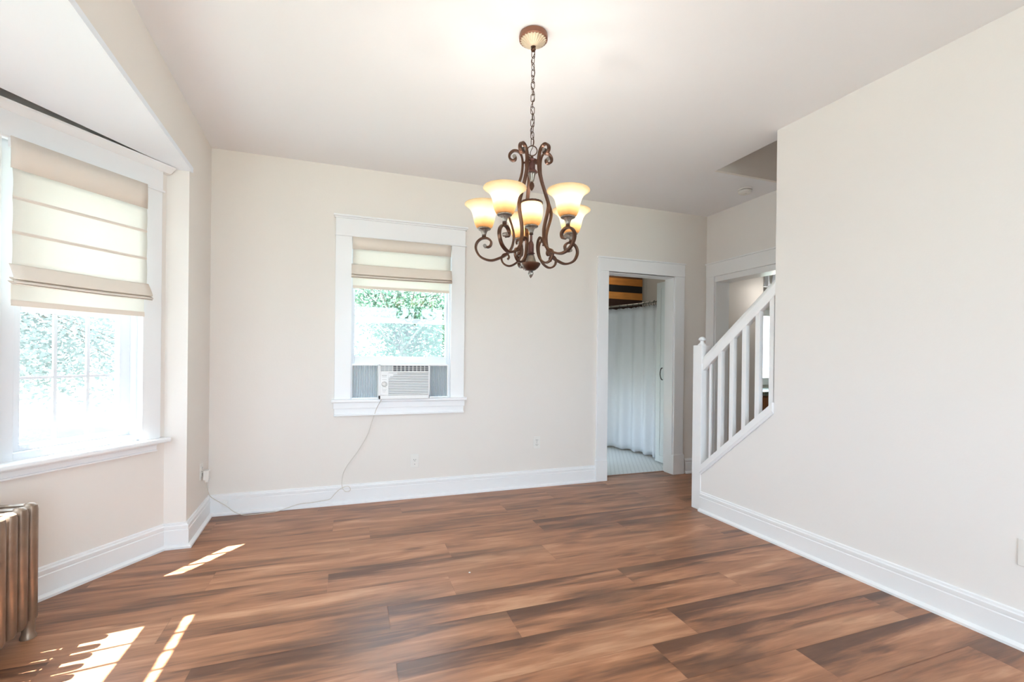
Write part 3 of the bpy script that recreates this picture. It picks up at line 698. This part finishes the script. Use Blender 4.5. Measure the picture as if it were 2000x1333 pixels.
# ------------------------------------------------------------------ bathroom contents
def rodpt(t): # plan curve of the curved rod
    q = catmull([(2.75, 5.95, 0), (3.10, 5.68, 0), (3.299, 5.43, 0), (3.415, 5.20, 0), (3.462, 5.00, 0), (3.483, 4.80, 0), (3.483, 4.62, 0), (3.47, 4.40, 0), (3.46, 4.14, 0)], 10)
    f = t*(len(q)-1); i = min(int(f), len(q)-2); return q[i].lerp(q[i+1], f-i)
RODZ = 1.895
bm = NB(); tube(bm, [rodpt(t/60)+Vector((0,0,RODZ)) for t in range(61)], .0115, 10)
ro = obj('curtain_rod', bm, M_STEEL, smooth=True); tag(ro, 'curved metal shower rod above the white curtain', 'curtain rod')
cu = thing('shower_curtain', 'long white shower curtain hanging in the bathroom', 'shower curtain', (3.3, 5.2, 1.87))
bm = NB(); rows = []; ns, nz = 220, 26
for i in range(ns+1):
    t = .02 + .80*i/ns; P0 = rodpt(t); P1_ = rodpt(min(1, t+.01)); tg = (P1_-P0).normalized(); nn = Vector((-tg.y, tg.x, 0)); row = []
    hang = abs(math.sin(math.pi*i/ns*13))
    for j in range(nz+1):
        v = j/nz; z = RODZ-.032-.012*(hang if False else (1-abs(math.cos(math.pi*i/ns*13)))) - v*(RODZ-.055)
        amp = .010 + .016*v
        off = amp*math.sin(i/ns*2*math.pi*6.5 + .8*v) + .008*v*math.sin(i/ns*40+1.3) + (.02*v)
        row.append(bm.verts.new(P0 + nn*off + Vector((0, 0, z))))
    rows.append(row)
for i in range(ns):
    for j in range(nz): bm.faces.new((rows[i][j], rows[i+1][j], rows[i+1][j+1], rows[i][j+1]))
o = obj('curtain_cloth', bm, M_CURT, cu, smooth=True); solid(o, .0015)
for k in range(14):
    t = .02 + .80*k/13; P0 = rodpt(t); bm = NB()
    tg = (rodpt(min(1,t+.01))-P0).normalized(); nn = Vector((-tg.y, tg.x, 0))
    tube(bm, [P0 + Vector((0,0,RODZ-.014)) + (nn*math.cos(a)*.018 + Vector((0,0,1))*math.sin(a)*.030) for a in [2*math.pi*q/14 for q in range(14)]], .003, 6, closed=True)
    obj('curtain_ring', bm, M_HANDLE, cu, smooth=True)
bm = NB(); x1p = 4.345
for k, (za, zb) in enumerate(((1.80,1.99),(1.99,2.115),(2.115,2.225),(2.225,2.33),(2.33,2.44),(2.44,2.55),(2.55,2.68))):
    box(bm, 3.3, x1p, 6.165+.004*(k%2), 6.198, za+.0015, zb-.0015)
tag(obj('striped_panel', bm, M_STRIPE, bevel=.001), 'gold and black horizontally striped wood panel above the shower curtain', 'wall panel')

# ------------------------------------------------------------------ staircase
st = thing('staircase', 'enclosed staircase climbing behind the white railing', 'staircase', (3.2, 2.95, 0))
for k in range(12):
    ya = 2.945 - .232*k; zt = .193*(k+1)
    bm = NB(); box(bm, xr(ya-.26)+.114, XH-.002, ya-.26, ya+.02, zt-.028, zt); obj('tread', bm, M_TREAD, st, bevel=.006)
    bm = NB(); box(bm, xr(ya)+.114, XH-.002, ya-.02, ya, zt-.193, zt-.028); obj('riser', bm, M_TRIM, st)
sr = thing('stair_railing', 'white wooden stair railing with square balusters and a capped newel post', 'railing', (2.70, 2.97, 0))
q = lambda n, bm, **k: obj(n, bm, M_TRIM, sr, **k)
# newel
bm = NB(); box(bm, 2.657, 2.751, 2.970, 3.068, 0, 1.321); q('newel_post', bm, bevel=.004)
bm = NB(); lathe(bm, [(.034, 0), (.033, .006), (.021, .016), (.015, .026), (.015, .036), (.022, .039), (.0285, .043), (.0285, .048), (.024, .058), (.013, .066), (.002, .069)], 24, (2.704, 3.019, 1.321)); q('newel_finial', bm, smooth='auto')
def xw(y, off=0): return xr(y) + off
def slanted(bm, y0, z0, y1, z1, x_off, prof):
    """profile (x, z) carried between two points of the stair slope, ends cut plumb"""
    A = [bm.verts.new((xw(y0, x_off)+a, y0, z0+b)) for a, b in prof]; B = [bm.verts.new((xw(y1, x_off)+a, y1, z1+b)) for a, b in prof]
    n = len(prof); bm.faces.new(A); bm.faces.new(B[::-1])
    for i in range(n): bm.faces.new((A[i], A[(i+1)%n], B[(i+1)%n], B[i]))
bm = NB(); slanted(bm, 2.972, 1.228, Y1+.012, 1.764, .028, [(-.026,-.018), (-.032,-.045), (-.026,-.064), (-.026,-.100), (-.020,-.112), (.020,-.112), (.026,-.100), (.026,-.064), (.032,-.045), (.026,-.018), (.012,0), (-.012,0)])
q('handrail', bm, smooth='auto')
zs_ = lambda y: .372 + (2.958-y)*(.937-.372)/(2.958-2.309)
bm = NB(); slanted(bm, 2.972, zs_(2.972), Y1+.012, zs_(Y1+.012), 0, [(-.014, -.062), (-.020, -.055), (-.020, -.003), (-.016, 0), (.115, 0), (.115, -.08), (0, -.08), (0, -.062)])
q('stringer_cap', bm)
bm = NB(); slanted(bm, 2.972, zs_(2.972)-.062, Y1+.012, zs_(Y1+.012)-.062, 0, [(0,0), (-.012,0), (-.008,-.012), (0,-.014)]); q('stringer_moulding', bm)
zr = lambda y: 1.228 + (2.972-y)*(1.764-1.228)/(2.972-Y1-.012)
for k in range(6):
    yc = 2.803 - (k-0)*.1118 + .0
    if k == 5: yc = 2.915
    bm = NB(); w = .018
    y0_, y1_ = yc-w, yc+w
    x0_ = xr(yc)+.010; x1_ = x0_+.036
    if k == 5: y0_, y1_, x0_, x1_ = yc-.010, yc+.010, xr(yc)+.028, xr(yc)+.046
    vs = []
    for (x, y) in ((x0_,y0_), (x1_,y0_), (x1_,y1_), (x0_,y1_)):
        vs.append((bm.verts.new((x, y, zs_(y)-.01)), bm.verts.new((x, y, zr(y)-.105))))
    bm.faces.new([v[0] for v in vs][::-1]); bm.faces.new([v[1] for v in vs])
    for i in range(4): bm.faces.new((vs[i][0], vs[(i+1)%4][0], vs[(i+1)%4][1], vs[i][1]))
    q('baluster', bm, bevel=.0015)

# ------------------------------------------------------------------ smoke detector
sm = thing('smoke_detector', 'round white smoke detector on the ceiling beside the stairwell opening', 'smoke detector', (3.346, 3.225, H))
bm = NB(); lathe(bm, [(.058, -.012), (.060, -.010), (.060, 0)], 36, (3.346, 3.225, H)); obj('base_plate', bm, M_PLASTIC, sm, smooth='auto')
bm = NB(); lathe(bm, [(.046, -.017), (.046, -.012)], 36, (3.346, 3.225, H)); obj('sensor_slot', bm, M_BLACK, sm)
bm = NB(); lathe(bm, [(.020, -.043), (.044, -.042), (.053, -.036), (.056, -.026), (.056, -.017)], 36, (3.346, 3.225, H)); obj('cover', bm, M_PLASTIC, sm, smooth='auto')
bm = NB(); lathe(bm, [(.012, -.046), (.013, -.042)], 20, (3.346, 3.225, H)); obj('test_button', bm, M_PLASTIC, sm, smooth='auto')

# ------------------------------------------------------------------ outlets
def outlet(M, label, single=False, sockets=True, s=.07, h=.115):
    root = thing('wall_outlet' if sockets else 'blank_wall_plate', label, 'outlet' if sockets else 'wall plate', tuple(M.translation))
    bm = NB(); box(bm, -s/2, s/2, -.006, 0, -h/2, h/2, M); obj('cover_plate', bm, M_PLASTIC, root, bevel=.003)
    if sockets:
        for dz in ((.006,) if single else (.021, -.021)):
            bm = NB(); box(bm, -.017, .017, -.009, -.004, dz-.014, dz+.014, M); rec = obj('receptacle', bm, M_PLASTIC, root, bevel=.003)
            bm = NB(); box(bm, -.009, -.006, -.0096, -.006, dz-.001, dz+.008, M); box(bm, .006, .009, -.0096, -.006, dz-.001, dz+.007, M); box(bm, -.0025, .0025, -.0096, -.006, dz-.010, dz-.005, M)
            obj('slot', bm, M_HANDLE, rec)
        bm = NB(); box(bm, -.003, .003, -.0075, -.005, -.003 if not single else -.033, .003 if not single else -.027, M); obj('screw', bm, M_GREY, root)
    return root
outlet(frame(Vector((.545, YB, .315)), Vector((1,0,0)), Vector((0,1,0))), 'white outlet low on the back wall under the window', single=True)
outlet(frame(Vector((1.670, YB, .413)), Vector((1,0,0)), Vector((0,1,0))), 'white duplex outlet on the back wall between window and doorway')
outlet(frame(Vector((xl(3.77), 3.77, .385)), Vector((0,1,0)), Vector((-1,0,0))), 'white outlet on the short left wall with the cord plugged in')
outlet(frame(Vector((xr(1.08), 1.08, .403)), Vector((0,1,0)), Vector((1,0,0))), 'blank cream wall plate at the right edge of the photo', sockets=False, s=.115)

bm = NB(); bmesh.ops.create_icosphere(bm, subdivisions=2, radius=.006); bmesh.ops.scale(bm, verts=bm.verts, vec=(1,.8,.5)); bmesh.ops.translate(bm, verts=bm.verts, vec=(.652, 2.508, .003))
tag(obj('paint_fleck', bm, M_PLASTW, smooth=True), 'tiny white fleck lying on the middle of the wood floor', 'fleck')

# ------------------------------------------------------------------ radiator
rad = thing('radiator', 'old brownish metal column radiator under the bay windows', 'radiator', (-1.34, 2.1, 0))
XF, XBK = -1.236, -1.430
def section(y, foot):
    bm = NB(); nc = 3; cw = .052
    sec = rad
    # side silhouette of a section as three columns joined by bulged top and bottom headers
    def column(xc, z0, z1, rx, ry):
        prof = [(0.2, z0), (.75, z0+.006), (1, z0+.022), (1, z1-.03), (.9, z1-.012), (.5, z1-.002), (.1, z1)]
        rings = []
        for s_, z in prof:
            rings.append([bm.verts.new((xc + rx*s_*math.copysign(abs(math.cos(a))**.7, math.cos(a)), y + ry*s_*math.copysign(abs(math.sin(a))**.7, math.sin(a)), z)) for a in [2*math.pi*k/16 for k in range(16)]])
        for A, B in zip(rings[:-1], rings[1:]):
            for i in range(16): bm.faces.new((A[i], A[(i+1)%16], B[(i+1)%16], B[i]))
        bm.faces.new(rings[0][::-1]); bm.faces.new(rings[-1])
    for k in range(nc): column(XF-.027-k*.070, .062, .572-(.004 if k else 0), .027, .0222)
    for za, zb in ((.08, .125), (.50, .566)):
        pts = [(XF-.02, za), (XF-.02, zb-.01), (XF-.035, zb), (XBK+.015, zb), (XBK, zb-.01), (XBK, za)]
        A = [bm.verts.new((x, y-.017, z)) for x, z in pts]; B = [bm.verts.new((x, y+.017, z)) for x, z in pts]; bm.faces.new(A); bm.faces.new(B[::-1])
        for i in range(6): bm.faces.new((A[i], A[(i+1)%6], B[(i+1)%6], B[i]))
    for zc in (.105, .53):
        n = 14; A = [bm.verts.new((-1.333+.024*math.cos(2*math.pi*k/n), y-.034, zc+.024*math.sin(2*math.pi*k/n))) for k in range(n)]; B = [bm.verts.new((v.co.x, y+.034, v.co.z)) for v in A]
        bm.faces.new(A); bm.faces.new(B[::-1])
        for i in range(n): bm.faces.new((A[i], A[(i+1)%n], B[(i+1)%n], B[i]))
    o = obj('section', bm, M_IRON, rad, smooth='auto')
    if foot:
        for xc in (XF-.027, XBK+.03):
            bm = NB(); lathe(bm, [(.027, 0), (.026, .010), (.021, .020), (.021, .055), (.024, .085)], 12, (xc, y, 0)); obj('foot', bm, M_IRON, rad, smooth='auto')
NSEC = 15
for k in range(NSEC): section(2.520 - k*.0655, k in (0, NSEC-1))

# ------------------------------------------------------------------ chandelier
CX, CYY = .813, 2.041
ch = thing('chandelier', 'bronze scroll chandelier with six lit amber glass shades hanging from the ceiling', 'chandelier', (CX, CYY, H))
c = lambda n, bm, m=M_BRONZE, **k: obj(n, bm, m, ch, **k)
O = (CX, CYY, 0)
bm = NB(); lathe(bm, [(.060, H-.030), (.067, H-.026), (.068, H-.012), (.066, H-.002), (.060, H)], 40, O); c('canopy', bm, M_COPPER, smooth='auto')
bm = NB(); lathe(bm, [(.014, H-.058), (.022, H-.055), (.030, H-.050), (.048, H-.038), (.060, H-.030), (.056, H-.024)], 96, O, flute=24, fl_amp=.06); c('canopy_rosette', bm, M_IVORY, smooth=True)
bm = NB(); lathe(bm, [(.003, H-.080), (.009, H-.078), (.012, H-.070), (.009, H-.062), (.014, H-.056), (.014, H-.05)], 20, O); c('canopy_stem', bm, smooth='auto')
# chain
ztop, zbot = H-.078, 2.218; nl = 15; pitch = (ztop-zbot)/nl
bm = NB()
for k in range(nl):
    zc = ztop - pitch*(k+.5); a = R(100 if k % 2 else 10) + R(7*k); d = Vector((math.cos(a), math.sin(a), 0)); l = pitch*.5+.0035; pts = []
    rr = .0085
    for j in range(20):
        t = 2*math.pi*j/20; cx_ = rr*math.cos(t); cz_ = (l-rr)*(1 if math.sin(t) > 0 else -1)*(1 if abs(math.sin(t)) > .01 else 0) + rr*math.sin(t)
        pts.append(Vector((CX, CYY, zc)) + d*cx_ + Vector((0,0,cz_)))
    tube(bm, pts, .0017, 6, closed=True)
c('chain', bm, M_CHAIN, smooth=True)
bm = NB(); pts = []
for k in range(91):
    t = k/90; a = t*2*math.pi*4.6; pts.append(Vector((CX+.0085*math.cos(a), CYY+.0085*math.sin(a), ztop-(ztop-2.16)*t)))
tube(bm, pts, .0016, 6); c('wire', bm, M_CHAIN, smooth=True)
# camera-facing plane of the loop ring
latd = Vector((.943, -.334, 0)).normalized(); dep = Vector((.334, .943, 0))
bm = NB(); tube(bm, [Vector((CX, CYY, 2.190)) + latd*.0235*math.cos(2*math.pi*k/28) + Vector((0,0,.0235*math.sin(2*math.pi*k/28))) for k in range(28)], .0026, 8, closed=True); c('loop', bm, M_BRONZE, smooth=True)
bm = NB(); lathe(bm, [(.010, 2.143), (.012, 2.146), (.006, 2.150), (.007, 2.160), (.004, 2.168)], 16, O); c('loop_stem', bm, smooth='auto')
bm = NB(); lathe(bm, [(.024, 2.146), (.026, 2.143), (.024, 2.138), (.0155, 2.136), (.0155, 2.098), (.022, 2.096), (.028, 2.088), (.018, 2.084)], 32, O); c('upper_hub', bm, M_BRONZED, smooth='auto')
bm = NB(); lathe(bm, [(.006, 2.040), (.009, 2.044), (.011, 2.050), (.0165, 2.075), (.021, 2.086)], 64, O, flute=14, fl_amp=.05); c('upper_cone', bm, M_SILVER, smooth=True)
bm = NB(); lathe(bm, [(.001, 2.0), (.008, 2.010), (.0125, 2.022), (.010, 2.034), (.006, 2.041)], 48, O, flute=10, fl_amp=.06); c('upper_finial', bm, M_BRONZE, smooth=True)
bm = NB(); lathe(bm, [(.004, 1.79), (.006, 1.79), (.006, 1.762), (.009, 1.758), (.0135, 1.744), (.0135, 1.708), (.019, 1.703), (.012, 1.699), (.014, 1.694)], 32, O); c('lower_hub', bm, M_BRONZED, smooth='auto')
bm = NB(); lathe(bm, [(.014, 1.697), (.018, 1.685), (.026, 1.658), (.028, 1.655)], 72, O, flute=18, fl_amp=.04); c('lower_cone', bm, M_SILVER, smooth=True)
bm = NB(); lathe(bm, [(.010, 1.620), (.022, 1.624), (.036, 1.636), (.044, 1.648), (.046, 1.654), (.044, 1.657), (.02, 1.657)], 40, O); c('bowl', bm, M_BRONZE, smooth='auto')
bm = NB(); lathe(bm, [(.001, 1.586), (.007, 1.594), (.0125, 1.606), (.011, 1.616), (.007, 1.621), (.010, 1.625)], 48, O, flute=10, fl_amp=.06); c('bottom_finial', bm, M_SILVER, smooth=True)

ARM = [(.086,2.170), (.078,2.162), (.082,2.150), (.096,2.149), (.108,2.162), (.106,2.180), (.090,2.194), (.070,2.192), (.054,2.176), (.046,2.150), (.045,2.115), (.050,2.075), (.066,2.025), (.088,1.970), (.106,1.925), (.110,1.900),
       (.103,1.868), (.091,1.832), (.083,1.795), (.086,1.755), (.098,1.722), (.122,1.697), (.155,1.682), (.190,1.673), (.225,1.681), (.252,1.700), (.267,1.732), (.262,1.760), (.240,1.779), (.212,1.780), (.193,1.764), (.196,1.744), (.210,1.737), (.222,1.745)]
LOW = [(.112,1.676), (.105,1.686), (.109,1.698), (.122,1.703), (.135,1.697), (.141,1.683), (.136,1.664), (.121,1.650), (.100,1.645), (.077,1.654), (.058,1.672), (.046,1.70), (.042,1.732), (.048,1.758), (.060,1.768), (.070,1.760), (.068,1.748)]
BASE = math.degrees(math.atan2(latd.y, latd.x))
def shade_at(P, zc, scale=1.0, flare=True):
    """fluted cup, glass bell and glowing bulb standing at plan point P with the cup base at zc"""
    px, py = P
    bm = NB(); lathe(bm, [(.007, zc-.004), (.010, zc-.002), (.010, zc+.002), (.008, zc+.004)], 20, (px, py, 0)); c('cup_stem', bm, M_CHAIN, smooth='auto')
    bm = NB(); lathe(bm, [(.009, zc+.004), (.010, zc+.010), (.015, zc+.024), (.022, zc+.031), (.024, zc+.034)], 64, (px, py, 0), flute=14, fl_amp=.06); c('shade_cup', bm, M_SILVER, smooth=True)
    bm = NB(); lathe(bm, [(.024, zc+.031), (.031, zc+.033), (.0325, zc+.037), (.030, zc+.041), (.024, zc+.041)], 72, (px, py, 0), flute=18, fl_amp=.03); c('cup_rim', bm, M_SILVER, smooth=True)
    z0 = zc + .038
    if flare: prof = [(.022,.004), (.034,.004), (.0405,.014), (.046,.030), (.050,.048), (.054,.066), (.061,.084), (.072,.099), (.086,.110), (.094,.115)]
    else: prof = [(.020,.004), (.030,.004), (.040,.014), (.047,.030), (.051,.048), (.0525,.066), (.052,.084), (.050,.098), (.048,.106)]
    pr = [(v.x, v.y) for v in catmull([(a, b, 0) for a, b in prof], 3)]
    bm = NB(); lathe(bm, pr, 48, (0, 0, 0), caps=False)
    g = obj('glass_shade', bm, M_LAMPSH, None, smooth=True); g.location = (px, py, z0)
    g.parent = ch; g.matrix_parent_inverse = Matrix.Translation(-ch.location)
    sd_ = g.modifiers.new('glass thickness', 'SOLIDIFY'); sd_.thickness = .0035; sd_.offset = 0
    if not flare:
        bm = NB(); lathe(bm, [(.046, z0+.104), (.052, z0+.104), (.054, z0+.109), (.052, z0+.114), (.046, z0+.113)], 60, (px, py, 0), flute=20, fl_amp=.02); c('shade_ring', bm, M_BRONZE, smooth=True)
    bm = NB(); lathe(bm, [(.008, 0), (.010, .012), (.017, .028), (.020, .040), (.016, .053), (.006, .060)], 16, (px, py, z0+.012))
    b_ = obj('bulb', bm, M_BULB, g, smooth=True); b_.matrix_parent_inverse = Matrix.Translation(-Vector((px, py, z0)))
    l = bpy.data.lights.new('bulb light', 'POINT'); l.energy = 2.9; l.color = (1, .95, .89); l.shadow_soft_size = .022
    lo = bpy.data.objects.new('bulb light', l); COL.objects.link(lo); lo.location = (px, py, z0+.088 if flare else z0+.08)
ANG = [-122.7, -47.7, 27.5, 102.0, 172.0]
for a_ in ANG:
    a = R(a_ + BASE); rd = Vector((math.cos(a), math.sin(a), 0)); tn = Vector((-math.sin(a), math.cos(a), 0)); P = Vector((CX, CYY, 0))
    f = lambda L_: [P + rd*q_.x + Vector((0,0,q_.y)) for q_ in catmull([(r_, z_, 0) for r_, z_ in L_], 6)]
    bm = NB(); bar(bm, f(ARM), tn, .0185, .010); c('arm', bm, M_BRONZE, smooth='auto')
    bm = NB(); bar(bm, f(LOW), tn, .013, .0085); c('lower_scroll', bm, M_BRONZE, smooth='auto')
    for r_, z_ in ((.222, 1.743), (.084, 2.166)):
        bm = NB(); tube(bm, [P+rd*r_-tn*.010+Vector((0,0,z_)), P+rd*r_+tn*.010+Vector((0,0,z_))], .009, 12); c('scroll_bead', bm, M_SILVER, smooth='auto')
    bm = NB(); box(bm, -.0, .04, -.004, .004, -.004, .004); bmesh.ops.transform(bm, matrix=Matrix.Translation(P+Vector((0,0,2.135)))@Matrix.Rotation(a, 4, 'Z'), verts=bm.verts)
    c('arm_bracket', bm, M_BRONZE)
    Q = P + rd*.228; shade_at((Q.x, Q.y), 1.790)
    bm = NB(); tube(bm, [P+rd*.10+Vector((0,0,1.722)), P+rd*.118+Vector((0,0,1.703))], .005, 8); c('scroll_rivet', bm, M_CHAIN, smooth=True)
shade_at((CX, CYY), 1.795, flare=False)

# ------------------------------------------------------------------ kitchen pieces
kc = thing('kitchen_cabinet', 'brown wooden kitchen base cabinet seen between the balusters', 'cabinet', (4.9, 4.3, 0))
bm = NB(); box(bm, 4.44, 5.39, 4.02, 4.61, .09, .80); obj('body', bm, M_KCAB, kc)
for k in range(2):
    bm = NB(); box(bm, 4.46+k*.47, 4.90+k*.47, 4.0, 4.02, .12, .78); dd = obj('cabinet_door', bm, M_KCAB, kc, bevel=.004)
bm = NB(); box(bm, 4.436, 5.395, 3.97, 4.615, .80, .845); tag(obj('worktop', bm, M_KTOP, bevel=.003), 'grey green worktop on the brown kitchen cabinet', 'worktop')
w5 = struct_root('window_5', (4.95, 4.62, 1.4), 'bright kitchen window over the worktop', 'window')
bm = NB()
for b_ in ((4.44, 4.52, .88, 1.86), (5.34, 5.395, .88, 1.86), (4.44, 5.395, 1.78, 1.86), (4.44, 5.395, .88, .97)): box(bm, b_[0], b_[1], 4.600, 4.62, b_[2], b_[3])
obj('casing', bm, M_TRIM, w5); bm = NB(); box(bm, 4.5, 5.38, 4.66, 4.663, .96, 1.8); obj('pane', bm, M_GLASS, w5)
pl = thing('pendant_light', 'kitchen ceiling light with small fluted glass shades beyond the doorway', 'ceiling light', (4.32, 3.77, H))
bm = NB(); lathe(bm, [(.06, H-.02), (.06, H)], 24, (4.32, 3.77, 0)); tube(bm, [Vector((4.32,3.77,H-.01)), Vector((4.32,3.77,2.16))], .008, 8); box(bm, 4.24, 4.42, 3.70, 3.84, 2.155, 2.17); obj('stem', bm, M_TRIM, pl)
l = bpy.data.lights.new('kitchen light', 'POINT'); l.energy = 3; l.color = (1, .95, .88); l.shadow_soft_size = .08
lo = bpy.data.objects.new('kitchen light', l); COL.objects.link(lo); lo.location = (4.36, 3.72, 1.95)
for dx, dy in ((-.035, .03), (.03, -.01), (.10, -.05)):
    bm = NB(); lathe(bm, [(.012, 2.158), (.018, 2.13), (.024, 2.06), (.036, 2.00), (.034, 2.0), (.022, 2.06), (.015, 2.13)], 60, (4.30+dx, 3.77+dy, 0), flute=12, fl_amp=.08, caps=False); obj('glass_shade', bm, M_CURT, pl, smooth=True)

# ------------------------------------------------------------------ outside
bm = NB(); box(bm, -40, 40, -40, 60, -.75, -.7); struct('ground', bm, M_GRASS)
bm = NB(); prism(bm, [(-9, 2), (-5.5, 2), (-7, 12), (-11, 12)], -.7, -.68); struct('ground_path', bm, M_PAVE)
def tree(x, y, h, rad_, zc, n, label, leaf=.11, seed=0, mat=None):
    rnd = random.Random(seed)
    t = thing('tree', label, 'tree', (x, y, -.7), 'trees outside the windows')
    bm = NB(); pts = [Vector((x+.1*math.sin(k), y+.08*math.cos(k*1.3), -.7+k*h/5)) for k in range(6)]
    tube(bm, pts, [.12, .11, .09, .07, .05, .03], 8)
    cl = []
    for k in range(60):
        a = rnd.uniform(0, 2*math.pi); el = rnd.uniform(-.9, 1); rr = rad_*rnd.uniform(.15, 1)
        cpos = Vector((x+rr*math.cos(a), y+rr*math.sin(a), zc+el*rad_*.9)); cl.append(cpos)
        s0 = Vector((x, y, zc-.5+.5*el)); m = s0.lerp(cpos, .5)+Vector((rnd.uniform(-.1,.1), rnd.uniform(-.1,.1), rnd.uniform(-.1,.15)))
        tube(bm, catmull([s0, m, cpos], 3), .014, 5)
    obj('trunk', bm, M_BARK, t, smooth=True)
    bm = NB()
    for k in range(n):
        cc = rnd.choice(cl); p_ = cc + Vector((rnd.gauss(0, .23), rnd.gauss(0, .23), rnd.gauss(0, .2)))*rad_*.6
        ax = Vector((rnd.gauss(0,1), rnd.gauss(0,1), rnd.gauss(0,.6))).normalized(); b2 = ax.orthogonal().normalized(); s = leaf*rnd.uniform(.6, 1.2)
        vs = [bm.verts.new(p_ + ax*s*.5), bm.verts.new(p_ + b2*s*.25), bm.verts.new(p_ - ax*s*.5), bm.verts.new(p_ - b2*s*.25)]; bm.faces.new(vs)
    obj('foliage', bm, mat or M_LEAF, t)
tree(1.0, 9.2, 3.4, 1.8, 1.70, 22000, 'leafy green tree outside the back wall window', leaf=.10, seed=1)
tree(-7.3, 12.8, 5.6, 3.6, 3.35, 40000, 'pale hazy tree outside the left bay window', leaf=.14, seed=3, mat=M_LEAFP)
